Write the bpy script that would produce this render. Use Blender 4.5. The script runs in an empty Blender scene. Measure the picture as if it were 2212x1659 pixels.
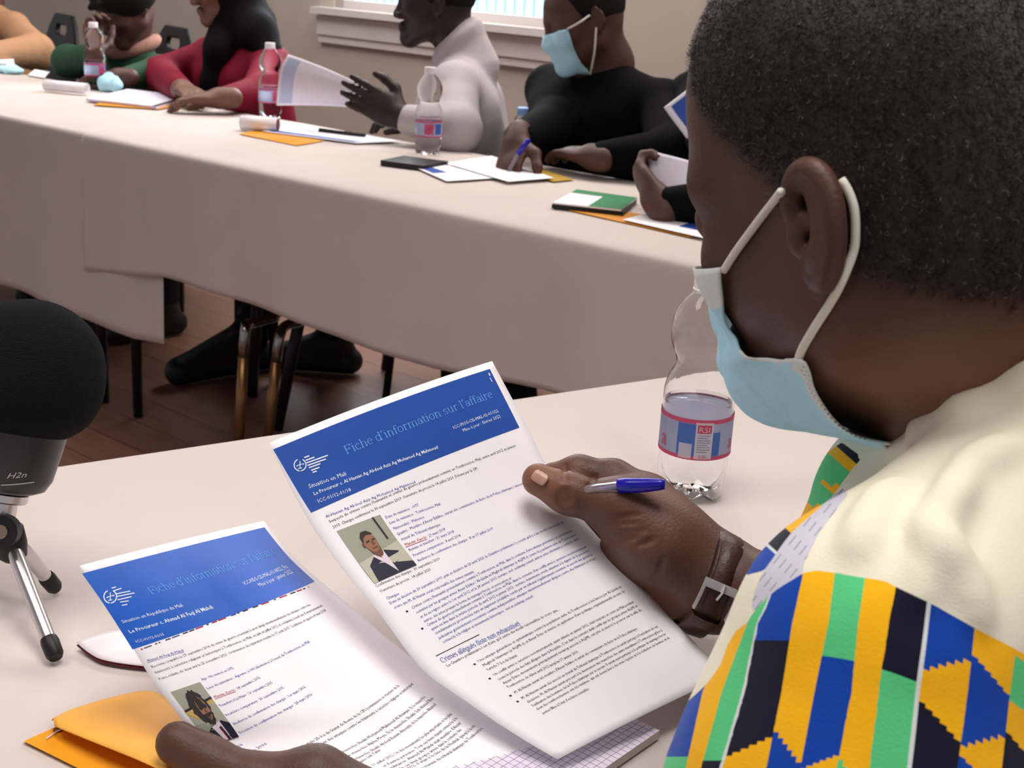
import bpy, math, random
import numpy as np
from mathutils import Vector, Matrix

# ------------------------------------------------------------------ camera, world, lights, exposure
W, H = 2212, 1659
FPX, PITCH, ROLL = 2900.0, math.radians(17.55), math.radians(3.04)
CAM = np.array([0.0, 0.0, 1.218])
_F = np.array([0, math.cos(PITCH), -math.sin(PITCH)])
_R0 = np.array([1.0, 0, 0]); _U0 = np.array([0, math.sin(PITCH), math.cos(PITCH)])
_R = math.cos(ROLL) * _R0 + math.sin(ROLL) * _U0
_U = math.cos(ROLL) * _U0 - math.sin(ROLL) * _R0
scene = bpy.context.scene
COL = scene.collection
cd = bpy.data.cameras.new('camera'); cam = bpy.data.objects.new('camera', cd); COL.objects.link(cam)
cd.sensor_fit = 'HORIZONTAL'; cd.sensor_width = 36.0; cd.lens = FPX / W * 36.0
cd.clip_start = 0.02
cam.matrix_world = Matrix(((_R[0], _U[0], -_F[0], CAM[0]), (_R[1], _U[1], -_F[1], CAM[1]), (_R[2], _U[2], -_F[2], CAM[2]), (0, 0, 0, 1)))
cd.dof.use_dof = True; cd.dof.focus_distance = 0.95; cd.dof.aperture_fstop = 22.0
scene.camera = cam
world = bpy.data.worlds.new('world'); scene.world = world; world.use_nodes = True
bg = world.node_tree.nodes['Background']; bg.inputs[0].default_value = (0.95, 0.93, 1.0, 1); bg.inputs[1].default_value = 0.36
scene.view_settings.view_transform = 'Standard'; scene.view_settings.look = 'None'
scene.view_settings.gamma = 1.0; scene.view_settings.use_curve_mapping = False
scene.view_settings.exposure = 0.28

def area_light(name, loc, size, power, color=(1, 0.945, 0.915), spread=180):
    l = bpy.data.lights.new(name, 'AREA'); l.shape = 'RECTANGLE'; l.size, l.size_y = size; l.energy = power; l.color = color; l.spread = math.radians(spread)
    o = bpy.data.objects.new(name, l); COL.objects.link(o); o.location = loc
    return o
area_light('ceiling_lamp', (0.05, 0.75, 2.78), (0.9, 0.9), 9.5, spread=120)       # downlights over the front table
area_light('ceiling_lamp', (-1.3, 0.7, 2.78), (0.8, 0.8), 8, spread=130)
area_light('ceiling_lamp', (0.9, -0.5, 2.78), (0.6, 0.6), 8.5, spread=130)
area_light('ceiling_lamp', (-1.9, 4.7, 2.78), (1.2, 1.2), 34)                    # lamps along the window side
area_light('ceiling_lamp', (0.0, 4.2, 2.78), (1.2, 1.2), 38)
area_light('ceiling_lamp', (1.6, 3.3, 2.78), (1.2, 1.2), 36)
WIN_L = area_light('window_daylight', (0, 0, 1), (1.15, 1.0), 26, (0.93, 0.97, 1.0), spread=150)      # set into the window further down

# ------------------------------------------------------------------ measuring helpers
def ray(px, py):
    return _F + (px - W / 2) / FPX * _R - (py - H / 2) / FPX * _U
def P(px, py, d):
    return CAM + ray(px, py) * d
def T(px, py, z=0.75):
    r = ray(px, py); return CAM + r * ((z - CAM[2]) / r[2])
def tdep(px, py, z=0.75):
    r = ray(px, py); return (z - CAM[2]) / r[2]
def pix(p):
    d = np.asarray(p) - CAM; z = d @ _F
    return np.stack([W / 2 + FPX * (d @ _R) / z, H / 2 - FPX * (d @ _U) / z], -1)
_a, _b = T(0, 250), T(1540, 583)
E1 = (_b - _a) / np.linalg.norm(_b - _a); E1[2] = 0          # along the far table, towards picture right
N1 = np.array([-E1[1], E1[0], 0.0])                          # away from the viewer
N1_0 = _a @ N1
def V(px, py, n):
    r = ray(px, py); return CAM + r * ((n + N1_0 - CAM @ N1) / (r @ N1))
def FT(s, n, z):                                             # point in the far table's frame
    return E1 * s + N1 * (n + N1_0) + np.array([0, 0, z])
ZUP = np.array([0, 0, 1.0])
def nz(v):
    v = np.asarray(v, float); return v / (np.linalg.norm(v) + 1e-12)

# ------------------------------------------------------------------ materials
def lin(c):
    return tuple((x / 255 / 12.92 if x / 255 <= 0.04045 else ((x / 255 + 0.055) / 1.055) ** 2.4) for x in c)
MATS = {}
def mat(name, rgb, rough=0.6, spec=0.4, var=0.0, vscale=8.0, bump=0.0, bscale=60.0, metal=0.0, trans=0.0, ior=1.45, emit=None, sheen=0.0, stretch=None, sss=0.0):
    if name in MATS: return MATS[name]
    m = bpy.data.materials.new(name); m.use_nodes = True; MATS[name] = m
    nt = m.node_tree; b = nt.nodes['Principled BSDF']
    col = (*lin(rgb), 1)
    b.inputs['Base Color'].default_value = col
    b.inputs['Roughness'].default_value = rough; b.inputs['Specular IOR Level'].default_value = spec
    b.inputs['Metallic'].default_value = metal; b.inputs['Transmission Weight'].default_value = trans; b.inputs['IOR'].default_value = ior
    b.inputs['Sheen Weight'].default_value = sheen
    if emit: b.inputs['Emission Color'].default_value = (*lin(emit[0]), 1); b.inputs['Emission Strength'].default_value = emit[1]
    tc = nt.nodes.new('ShaderNodeTexCoord')
    mp = nt.nodes.new('ShaderNodeMapping'); nt.links.new(tc.outputs['Object'], mp.inputs[0])
    if stretch: mp.inputs['Scale'].default_value = stretch
    n1 = nt.nodes.new('ShaderNodeTexNoise'); n1.inputs['Scale'].default_value = vscale; n1.inputs['Detail'].default_value = 4
    nt.links.new(mp.outputs[0], n1.inputs['Vector'])
    v = max(var, 0.03)
    r = nt.nodes.new('ShaderNodeMapRange'); r.inputs[1].default_value = 0.3; r.inputs[2].default_value = 0.7
    r.inputs[3].default_value = 1 - v; r.inputs[4].default_value = 1 + v; nt.links.new(n1.outputs[0], r.inputs[0])
    mx = nt.nodes.new('ShaderNodeVectorMath'); mx.operation = 'SCALE'; mx.inputs[0].default_value = col[:3]
    nt.links.new(r.outputs[0], mx.inputs['Scale']); nt.links.new(mx.outputs[0], b.inputs['Base Color'])
    if bump > 0:
        n2 = nt.nodes.new('ShaderNodeTexNoise'); n2.inputs['Scale'].default_value = bscale; n2.inputs['Detail'].default_value = 5
        nt.links.new(mp.outputs[0], n2.inputs['Vector'])
        bp = nt.nodes.new('ShaderNodeBump'); bp.inputs['Strength'].default_value = bump; bp.inputs['Distance'].default_value = 0.01
        nt.links.new(n2.outputs[0], bp.inputs['Height']); nt.links.new(bp.outputs[0], b.inputs['Normal'])
    return m

# ------------------------------------------------------------------ object helpers
def tag(o, label=None, cat=None, group=None, kind=None):
    if label: o['label'] = label
    if cat: o['category'] = cat
    if group: o['group'] = group
    if kind: o['kind'] = kind
    return o
def empty(name, loc, label=None, cat=None, group=None, kind=None):
    o = bpy.data.objects.new(name, None); COL.objects.link(o); o.location = Vector(loc); o.empty_display_size = 0.05
    return tag(o, label, cat, group, kind)
def link(name, me, parent=None):
    o = bpy.data.objects.new(name, me); COL.objects.link(o)
    if parent is not None:
        o.parent = parent
        q = parent; off = Vector((0, 0, 0))
        while q is not None: off += q.location; q = q.parent
        o.location = -off                               # meshes are written in world coordinates
    return o
def mesh_obj(name, verts, faces, mats, parent=None, smooth=False, mi=None, angle=None):
    me = bpy.data.meshes.new(name)
    me.from_pydata([tuple(map(float, v)) for v in verts], [], [tuple(map(int, f)) for f in faces])
    if not isinstance(mats, (list, tuple)): mats = [mats]
    for m in mats: me.materials.append(m)
    if mi is not None: me.polygons.foreach_set('material_index', np.asarray(mi, np.int32))
    me.polygons.foreach_set('use_smooth', [bool(smooth)] * len(me.polygons))
    if angle is not None: me.set_sharp_from_angle(angle=math.radians(angle))
    me.update()
    return link(name, me, parent)
class MB:
    def __init__(s): s.v = []; s.f = []; s.m = []
    def add(s, v, f, m=0):
        k = len(s.v); s.v += [tuple(x) for x in v]; s.f += [tuple(i + k for i in q) for q in f]; s.m += [m] * len(f); return s
    def box(s, c, h, ax=None, m=0):
        ax = np.eye(3) if ax is None else np.asarray(ax); c = np.asarray(c, float)
        v = [c + ax[0] * h[0] * i + ax[1] * h[1] * j + ax[2] * h[2] * k for i in (-1, 1) for j in (-1, 1) for k in (-1, 1)]
        return s.add(v, [(0, 1, 3, 2), (4, 6, 7, 5), (0, 4, 5, 1), (2, 3, 7, 6), (0, 2, 6, 4), (1, 5, 7, 3)], m)
    def tube(s, pts, r, n=10, m=0, cap=True, flat=None):
        pts = [np.asarray(p, float) for p in pts]; rs = r if isinstance(r, (list, tuple, np.ndarray)) else [r] * len(pts)
        t0 = nz(pts[1] - pts[0]); a = np.cross(t0, ZUP)
        if np.linalg.norm(a) < 0.05: a = np.cross(t0, [1, 0, 0])
        a = nz(a); V_ = []; k = len(pts)
        for i, p in enumerate(pts):
            t = nz(pts[min(i + 1, k - 1)] - pts[max(i - 1, 0)]); a = nz(a - t * (a @ t)); b = np.cross(t, a)
            for j in range(n):
                w = 2 * math.pi * j / n; V_.append(p + rs[i] * (math.cos(w) * a + math.sin(w) * b * (flat or 1)))
        F_ = [(i * n + j, i * n + (j + 1) % n, (i + 1) * n + (j + 1) % n, (i + 1) * n + j) for i in range(k - 1) for j in range(n)]
        if cap: F_ += [tuple(range(n - 1, -1, -1)), tuple((k - 1) * n + j for j in range(n))]
        return s.add(V_, F_, m)
    def lathe(s, c, prof, n=40, m=0, axis=None, close=True):
        c = np.asarray(c, float); ax = nz(ZUP if axis is None else axis)
        a = nz(np.cross(ax, [0.3, 1, 0.2])); b = np.cross(ax, a)
        k = len(prof); V_ = [c + ax * z + r * (math.cos(2 * math.pi * j / n) * a + math.sin(2 * math.pi * j / n) * b) for (r, z) in prof for j in range(n)]
        F_ = [(i * n + j, i * n + (j + 1) % n, (i + 1) * n + (j + 1) % n, (i + 1) * n + j) for i in range(k - 1) for j in range(n)]
        if close: F_ += [tuple(range(n - 1, -1, -1)), tuple((k - 1) * n + j for j in range(n))]
        return s.add(V_, F_, m)
    def build(s, name, mats, parent=None, smooth=False, angle=None):
        return mesh_obj(name, s.v, s.f, mats, parent, smooth or angle is not None, s.m, angle)
def spline(pts, n):                                     # Catmull-Rom through points, n samples by arc length
    p = np.asarray(pts, float); q = np.vstack([2 * p[0] - p[1], p, 2 * p[-1] - p[-2]]); out = []
    for i in range(1, len(q) - 2):
        for t in np.linspace(0, 1, 24, endpoint=False):
            a, b, c, d = q[i - 1], q[i], q[i + 1], q[i + 2]
            out.append(0.5 * (2 * b + (c - a) * t + (2 * a - 5 * b + 4 * c - d) * t * t + (3 * b - a - 3 * c + d) * t ** 3))
    out.append(p[-1]); out = np.array(out)
    L = np.r_[0, np.cumsum(np.linalg.norm(np.diff(out, axis=0), axis=1))]
    t = np.linspace(0, L[-1], n)
    return np.stack([np.interp(t, L, out[:, k]) for k in range(out.shape[1])], 1)
def grid_faces(nu, nv):
    return [(i * nu + j, i * nu + j + 1, (i + 1) * nu + j + 1, (i + 1) * nu + j) for i in range(nv - 1) for j in range(nu - 1)]
def add_mod_solid(o, t, off=0):
    m = o.modifiers.new('thickness', 'SOLIDIFY'); m.thickness = t; m.offset = off
    return o

# ------------------------------------------------------------------ implicit-surface modelling (one continuous skin per body)
class Sdf:
    def __init__(s): s.p = []
    def _add(s, fn, c, r, k, op): s.p.append((fn, np.asarray(c, float), float(r), k, op)); return s
    def ell(s, c, r, M=None, k=0.02, op='u'):
        c = np.asarray(c, float); r = np.asarray(r, float); M = np.eye(3) if M is None else np.asarray(M)
        def fn(p):
            q = (p - c) @ M; k0 = np.linalg.norm(q / r, axis=1); k1 = np.linalg.norm(q / (r * r), axis=1) + 1e-9
            return np.maximum(k0 * (k0 - 1.0) / k1, np.linalg.norm(q, axis=1) - rm)
        rm = r.max(); return s._add(fn, c, rm, k, op)
    def rc(s, a, b, ra, rb=None, k=0.02, op='u'):
        a = np.asarray(a, float); b = np.asarray(b, float); rb = ra if rb is None else rb; ba = b - a; L = ba @ ba + 1e-12
        def fn(p):
            q = p - a; t = np.clip(q @ ba / L, 0, 1); return np.linalg.norm(q - t[:, None] * ba, axis=1) - (ra + t * (rb - ra))
        return s._add(fn, (a + b) / 2, math.sqrt(L) / 2 + max(ra, rb), k, op)
    def path(s, pts, rs, k=0.01, op='u'):
        for i in range(len(pts) - 1): s.rc(pts[i], pts[i + 1], rs[i] if hasattr(rs, '__len__') else rs, rs[i + 1] if hasattr(rs, '__len__') else rs, k, op)
        return s
    def box(s, c, h, M=None, r=0.005, k=0.01, op='u'):
        c = np.asarray(c, float); h = np.asarray(h, float) - r; M = np.eye(3) if M is None else np.asarray(M)
        def fn(p):
            q = np.abs((p - c) @ M) - h
            return np.linalg.norm(np.maximum(q, 0), axis=1) + np.minimum(q.max(1), 0) - r
        return s._add(fn, c, np.linalg.norm(h) + r * 2, k, op)
    def eval(s, p, sel=None):
        d = np.full(len(p), 1e3)
        for i in (range(len(s.p)) if sel is None else sel):
            fn, c, r, k, op = s.p[i]; e = fn(p)
            if op == 'u':
                h = np.maximum(k - np.abs(d - e), 0) / k; d = np.minimum(d, e) - h * h * k * 0.25
            elif op == 's':
                e = -e; h = np.maximum(k - np.abs(d - e), 0) / k; d = np.maximum(d, e) + h * h * k * 0.25
            else:
                d = np.maximum(d, e)
        return d
    def mesh(s, vox, NB=14, ball=None):
        lo = np.min([c - r for _, c, r, _, op in s.p if op == 'u'], 0) - 3 * vox; hi = np.max([c + r for _, c, r, _, op in s.p if op == 'u'], 0) + 3 * vox
        if ball: lo = np.maximum(lo, ball[0] - ball[1] - 2 * vox); hi = np.minimum(hi, ball[0] + ball[1] + 2 * vox)
        nb = np.ceil((hi - lo) / (vox * NB)).astype(int); C_ = np.array([p[1] for p in s.p]); R_ = np.array([p[2] * 1.12 + p[3] * 1.6 for p in s.p])
        hd = vox * NB * 0.87
        ii = np.stack(np.meshgrid(*[np.arange(n) for n in nb], indexing='ij'), -1).reshape(-1, 3)
        g1 = np.stack(np.meshgrid(*[np.arange(NB + 2)] * 3, indexing='ij'), -1).reshape(-1, 3)
        n2 = NB + 2; dims = nb * NB + 2
        def gid(c): return (c[:, 0].astype(np.int64) * dims[1] + c[:, 1]) * dims[2] + c[:, 2]
        VID, VPOS, Q = [], [], []
        corner = np.array([[i, j, k] for i in (0, 1) for j in (0, 1) for k in (0, 1)])
        edges = [(a, b) for a in range(8) for b in range(a + 1, 8) if np.abs(corner[a] - corner[b]).sum() == 1]
        for bi in ii:
            org = lo + bi * NB * vox; cen = org + vox * NB / 2
            sel = np.nonzero(np.linalg.norm(C_ - cen, axis=1) < R_ + hd * 1.25)[0]
            if len(sel) == 0: continue
            if abs(s.eval(cen[None], sel)[0]) > hd * 1.9: continue
            D = s.eval(org + g1 * vox, sel).reshape(n2, n2, n2)
            if D.min() > 0 or D.max() < 0: continue
            c8 = np.stack([D[a:a + NB + 1, b:b + NB + 1, c:c + NB + 1] for a, b, c in corner], -1)[:NB, :NB, :NB]
            ins = c8 < 0; act = ins.any(-1) & ~ins.all(-1)
            idx = np.argwhere(act)
            if len(idx):
                cc = c8[act]; acc = np.zeros((len(idx), 3)); cnt = np.zeros(len(idx))
                for a, b in edges:
                    da, db = cc[:, a], cc[:, b]; x = (da < 0) != (db < 0)
                    t = np.where(x, da / np.where(x, da - db, 1), 0)[:, None]
                    acc += np.where(x[:, None], corner[a] + t * (corner[b] - corner[a]), 0); cnt += x
                VPOS.append(org + (idx + acc / cnt[:, None]) * vox); VID.append(gid(idx + bi * NB))
            for ax in range(3):
                o = [1, 2]; o = [k for k in range(3) if k != ax]
                A = D[:NB, :NB, :NB]; sl = [slice(0, NB)] * 3; sl[ax] = slice(1, NB + 1); Bv = D[tuple(sl)]
                x = np.argwhere((A < 0) != (Bv < 0))
                if not len(x): continue
                flip = D[:NB, :NB, :NB][tuple(x.T)] < 0; g = x + bi * NB
                u = np.eye(3, dtype=int)[o[0]]; w = np.eye(3, dtype=int)[o[1]]
                q = np.stack([gid(g), gid(g - u), gid(g - u - w), gid(g - w)], 1)
                if ax == 1: flip = ~flip
                q[~flip] = q[~flip][:, ::-1]
                Q.append(q)
        vid = np.concatenate(VID); vp = np.concatenate(VPOS); q = np.concatenate(Q)
        order = np.argsort(vid); vs = vid[order]; pos = np.clip(np.searchsorted(vs, q), 0, len(vs) - 1)
        ok = (vs[pos] == q).all(1)
        return vp, order[pos[ok]]
    def build(s, name, vox, mats, parent=None, vfun=None, fine=()):
        v, f = s.mesh(vox)
        for c, r, vx in fine:                                 # finer skin where the detail is small
            f = f[~(np.linalg.norm(v - c, axis=1) < r - vox * 1.2)[f].all(1)]
            v2, f2 = s.mesh(vx, ball=(c, r)); f2 = f2[(np.linalg.norm(v2 - c, axis=1) < r)[f2].all(1)]
            f = np.concatenate([f, f2 + len(v)]); v = np.concatenate([v, v2])
        if fine:
            u = np.unique(f); m = np.zeros(len(v), np.int64); m[u] = np.arange(len(u)); v, f = v[u], m[f]
        f = f[:, ::-1]
        me = bpy.data.meshes.new(name); me.vertices.add(len(v)); me.vertices.foreach_set('co', v.astype(np.float32).ravel())
        me.loops.add(len(f) * 4); me.loops.foreach_set('vertex_index', f.astype(np.int32).ravel())
        me.polygons.add(len(f)); me.polygons.foreach_set('loop_start', np.arange(0, len(f) * 4, 4, dtype=np.int32))
        for m in (mats if isinstance(mats, (list, tuple)) else [mats]): me.materials.append(m)
        me.polygons.foreach_set('use_smooth', np.ones(len(f), bool))
        me.update(calc_edges=True); me.validate()
        if vfun:
            for nm, arr in vfun(v).items():
                at = me.attributes.new(nm, 'FLOAT', 'POINT'); at.data.foreach_set('value', np.asarray(arr, np.float32))
        return link(name, me, parent)
    def hit(s, px, py, d0=0.3, d1=2.0):
        r = ray(px, py); L = np.linalg.norm(r); d = d0
        for _ in range(200):
            e = s.eval((CAM + r * d)[None])[0]
            if e < 0.0003: return d
            d += max(e, 0.0003) * 0.7 / L
            if d > d1: return None
        return None

# ------------------------------------------------------------------ the room
M_WALL = mat('wall_paint', (178, 166, 156), 0.85, 0.2, 0.04, 3)
M_CEIL = mat('ceiling_paint', (215, 210, 202), 0.9, 0.2)
M_FRAME = mat('window_frame_paint', (205, 196, 192), 0.5, 0.4)
def floor_mat():
    m = bpy.data.materials.new('wood_floor'); m.use_nodes = True; nt = m.node_tree; b = nt.nodes['Principled BSDF']; N = nt.nodes.new
    tc = N('ShaderNodeTexCoord'); mp = N('ShaderNodeMapping'); mp.inputs['Rotation'].default_value = (0, 0, -math.atan2(E1[1], E1[0]))
    br = N('ShaderNodeTexBrick'); br.inputs['Color1'].default_value = (*lin((158, 114, 96)), 1); br.inputs['Color2'].default_value = (*lin((146, 104, 86)), 1)
    br.inputs['Mortar'].default_value = (*lin((118, 84, 70)), 1); br.inputs['Scale'].default_value = 1.0; br.inputs['Mortar Size'].default_value = 0.003
    br.inputs['Brick Width'].default_value = 1.3; br.inputs['Row Height'].default_value = 0.12
    ns = N('ShaderNodeTexNoise'); ns.inputs['Scale'].default_value = 6; mp2 = N('ShaderNodeMapping'); mp2.inputs['Scale'].default_value = (1, 12, 1)
    mx = N('ShaderNodeMix'); mx.data_type = 'RGBA'; mx.blend_type = 'MULTIPLY'; mx.inputs[0].default_value = 0.5
    L = nt.links.new
    L(tc.outputs['Object'], mp.inputs[0]); L(mp.outputs[0], br.inputs['Vector']); L(mp.outputs[0], mp2.inputs[0]); L(mp2.outputs[0], ns.inputs['Vector'])
    L(br.outputs[0], mx.inputs[6]); L(ns.outputs[0], mx.inputs[7]); L(mx.outputs[2], b.inputs['Base Color'])
    b.inputs['Roughness'].default_value = 0.32; b.inputs['Specular IOR Level'].default_value = 0.5
    return m
def slab(name, c, h, ax, m):
    return tag(MB().box(c, h, ax).build(name, m), kind='structure')
AX = np.array([E1, N1, ZUP])
WALL_N = 2.05
slab('floor', (0, 2.2, -0.05), (5.5, 5.5, 0.05), np.eye(3), floor_mat())
slab('ceiling', (0, 2.2, 2.85), (5.5, 5.5, 0.05), np.eye(3), M_CEIL)
# the back wall leaves a hole for the window
WA = np.array([E1 * math.cos(-0.05) + N1 * math.sin(-0.05), N1 * math.cos(-0.05) - E1 * math.sin(-0.05), ZUP])
W0 = V(1150, 50, WALL_N)
def WP(x, y, z):
    return np.array([W0[0], W0[1], 0]) + WA[0] * x + WA[1] * y + np.array([0, 0, z])
def wall_xz(px, py):
    r = ray(px, py); t = ((np.array([W0[0], W0[1], 0]) - CAM) @ WA[1]) / (r @ WA[1]); q = CAM + r * t - np.array([W0[0], W0[1], 0])
    return q @ WA[0], q[2]
wx1, wz = wall_xz(1190, 52); wx0 = wx1 - 1.25; wz0 = wz - 0.015; wz1 = wz0 + 1.15
wb = MB()
for x0, x1, z0, z1 in ((-6, wx0, 0, 2.8), (wx1, 5.5, 0, 2.8), (wx0, wx1, 0, wz0), (wx0, wx1, wz1, 2.8)):
    wb.box(WP((x0 + x1) / 2, 0.08, (z0 + z1) / 2), ((x1 - x0) / 2, 0.08, (z1 - z0) / 2), WA)
tag(wb.build('wall_back', M_WALL), kind='structure')
win = empty('window_1', WP((wx0 + wx1) / 2, 0, wz0), kind='structure')
fr = MB()
for c, h in (((wx0 + 0.02, (wz0 + wz1) / 2), (0.03, (wz1 - wz0) / 2)), ((wx1 - 0.02, (wz0 + wz1) / 2), (0.03, (wz1 - wz0) / 2)),
             (((wx0 + wx1) / 2, wz1 - 0.02), ((wx1 - wx0) / 2, 0.03)), (((wx0 + wx1) / 2, wz0 + 0.012), ((wx1 - wx0) / 2, 0.02))):
    fr.box(WP(c[0], 0.05, c[1]), (h[0], 0.035, h[1]), WA)
fr.build('window_frame', M_FRAME, win, angle=30)
xs_, zs_ = (wx0 + wx1) / 2, (wz0 + wz1) / 2
MB().box(WP(xs_, 0.075, zs_), ((wx1 - wx0) / 2, 0.003, (wz1 - wz0) / 2), WA).build('window_pane', mat('window_glass_lit', (200, 225, 240), 0.3, 0.5, emit=((168, 214, 236), 1.0)), win)
bl = MB()
for k in range(24):                                          # vertical slats of the blind behind the pane's light
    x = wx0 + 0.05 + k * (wx1 - wx0 - 0.1) / 23
    bl.box(WP(x, 0.066, zs_), (0.0022, 0.002, (wz1 - wz0) / 2 - 0.03), WA)
bl.build('window_blind', mat('blind_slat', (150, 195, 215), 0.6), win)
MB().box(WP(xs_, -0.02, wz0 - 0.016), ((wx1 - wx0) / 2 + 0.09, 0.035, 0.014), WA).build('window_sill', M_FRAME, win, angle=30)
MB().box(WP(xs_, -0.012, wz0 - 0.075), ((wx1 - wx0) / 2 + 0.08, 0.014, 0.04), WA).box(WP(xs_, -0.008, wz0 - 0.13), ((wx1 - wx0) / 2 + 0.08, 0.010, 0.018), WA).build('window_apron', M_FRAME, win, angle=30)
WIN_L.location = Vector(WP(xs_, -0.06, zs_)); WIN_L.rotation_euler = (Vector(-WA[1] - ZUP * .75)).to_track_quat('-Z', 'Y').to_euler()
sx, _ = wall_xz(1522, 60)
tag(MB().box(WP(sx, -0.004, 1.4), (0.006, 0.006, 1.4), WA).box(WP(sx + 1.2, -0.004, 1.4), (1.17, 0.004, 1.4), WA).build('trim_1', [mat('panel_seam_paint', (168, 158, 156), 0.8, 0.2)]), kind='structure')
tag(MB().box(WP(-0.3, -0.012, 0.05), (5.4, 0.012, 0.05), WA).build('baseboard_back', mat('baseboard_paint', (150, 138, 128), 0.6)), kind='structure')

# ------------------------------------------------------------------ tables and cloths
M_CLOTH = mat('tablecloth_cotton', (206, 194, 187), 0.85, 0.15, 0.03, 5, bump=0.06, bscale=7, sheen=0.1)
M_CLOTH2 = mat('tablecloth_cotton_near', (209, 199, 194), 0.85, 0.15, 0.03, 5, bump=0.07, bscale=7, sheen=0.1)
M_BLACK = mat('black_plastic', (22, 22, 24), 0.45, 0.4)
M_STEEL = mat('dark_steel', (50, 50, 54), 0.35, 0.5, metal=0.8)
def cloth(name, org, ex, en, s0, s1, n0, n1, front, back, z, ends=(0.0, 0.0), seed=1, amp=0.006, off=0.0):
    """A draped cloth: s along the table, profile across; front(s), back(s) give the hem heights."""
    rnd = np.random.RandomState(seed); ns = int((s1 - s0) / 0.012) + 2; S_ = np.linspace(s0, s1, ns)
    ph = rnd.rand(8) * 6.28; fq = rnd.uniform(6, 26, 8); am = rnd.uniform(0.3, 1, 8) / 3
    R_ = 0.012; V_ = []
    for s in S_:
        w = sum(a * math.sin(f * s + p) for a, f, p in zip(am, fq, ph))
        prof = []
        hf, hb = front(s), back(s)
        for t in np.linspace(0, 1, 22):                      # front drop, hem first
            zz = hf + (z - R_ - hf) * t
            prof.append((n0 - off + -amp * w * (1 - t) ** 1.2 * 1.6 - 0.012 * (1 - t), zz))
        for a in (0.3, 0.6, 0.9): prof.append((n0 - off + R_ * (1 - math.cos(a * math.pi / 2)), z - R_ + R_ * math.sin(a * math.pi / 2)))
        for t in np.linspace(0, 1, 26):
            n = n0 + R_ + t * (n1 - n0 - 2 * R_)
            prof.append((n, z + off * 0.5 + 0.0006 * math.sin(9 * s + 30 * n + ph[0]) * math.sin(14 * s - 11 * n)))
        for a in (0.9, 0.6, 0.3): prof.append((n1 + off - R_ * (1 - math.cos(a * math.pi / 2)), z - R_ + R_ * math.sin(a * math.pi / 2)))
        for t in np.linspace(0, 1, 8): prof.append((n1 + off + amp * w * t, z - R_ - (z - R_ - hb) * t))
        V_ += [org + ex * s + en * n + ZUP * zz for n, zz in prof]
    o = mesh_obj(name, V_, grid_faces(len(prof), ns), M_CLOTH, None, True)
    return add_mod_solid(o, 0.0012, -1)
ORG1 = N1 * N1_0
def s_of(px, py, n=0): return V(px, py, n) @ E1
sB = s_of(186, 430); sA = s_of(360, 680)
def hemB(s):
    return float(np.interp(s, [sB, s_of(360, 612), s_of(650, 690), s_of(950, 795), s_of(1205, 843), 0.5], [0.408, 0.452, 0.448, 0.438, 0.462, 0.47]) + 0.004 * math.sin(7 * s))
def hemA(s):
    return float(np.interp(s, [sA - 0.9, sA - 0.12, sA], [0.280, 0.274, 0.285]) + 0.004 * math.sin(5 * s))
A_ = cloth('tablecloth', ORG1, E1, N1, sA - 2.3, sA, 0.0, 0.64, hemA, lambda s: 0.5, 0.75, seed=3)
tag(A_, 'white tablecloth hanging lowest on the far table, behind the microphone', 'tablecloth')
B_ = cloth('tablecloth', ORG1, E1, N1, sB, sB + 3.3, 0.0, 0.64, hemB, lambda s: 0.5, 0.75, seed=11, off=0.0035)
tag(B_, 'long white tablecloth on the far table in front of the two men, hem shorter', 'tablecloth')
def table(name, org, ex, en, s0, s1, n0, n1, label):
    t = empty(name, org + ex * (s0 + s1) / 2 + en * (n0 + n1) / 2, label, 'table')
    ax = np.array([ex, en, ZUP])
    MB().box(org + ex * (s0 + s1) / 2 + en * (n0 + n1) / 2 + ZUP * 0.729, ((s1 - s0) / 2 - 0.012, (n1 - n0) / 2 - 0.014, 0.014), ax).build('tabletop', mat('table_board', (150, 140, 130), 0.6), t)
    for s in (s0 + 0.08, s1 - 0.08):
        for n in (n0 + 0.09, n1 - 0.09):
            b = org + ex * s + en * n
            MB().tube([b + ZUP * 0.003, b + ZUP * 0.715], 0.014, 12).build('leg', M_STEEL, t, True)
    return t
table('folding_table', ORG1, E1, N1, sA - 2.28, sA - 0.35, 0.0, 0.64, 'folding table under the low hanging white cloth, at the left')
table('folding_table', ORG1, E1, N1, sA - 0.35, sB + 3.28, 0.0, 0.64, 'folding table under the long white cloth of the far row')
_a, _b = T(0, 1018), T(1440, 808)
E2 = nz(_b - _a); N2 = np.array([E2[1], -E2[0], 0.0]); ORG2 = N2 * (_a @ N2)
s20 = _a @ E2
_den = E2 @ N1; S2_END = (N1_0 - ORG2 @ N1) / _den - 0.03      # the front table ends where it meets the far row
C_ = cloth('tablecloth', ORG2, E2, N2, s20 - 0.55, S2_END, 0.0, 0.74, lambda s: 0.5, lambda s: 0.52, 0.75, seed=5)
C_.data.materials[0] = M_CLOTH2
tag(C_, 'white tablecloth in the front, under the bottle and the two blue headed sheets', 'tablecloth')
table('folding_table', ORG2, E2, N2, s20 - 0.53, S2_END - 0.02, 0.0, 0.74, 'folding table in the front under the white cloth with the microphone')

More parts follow.
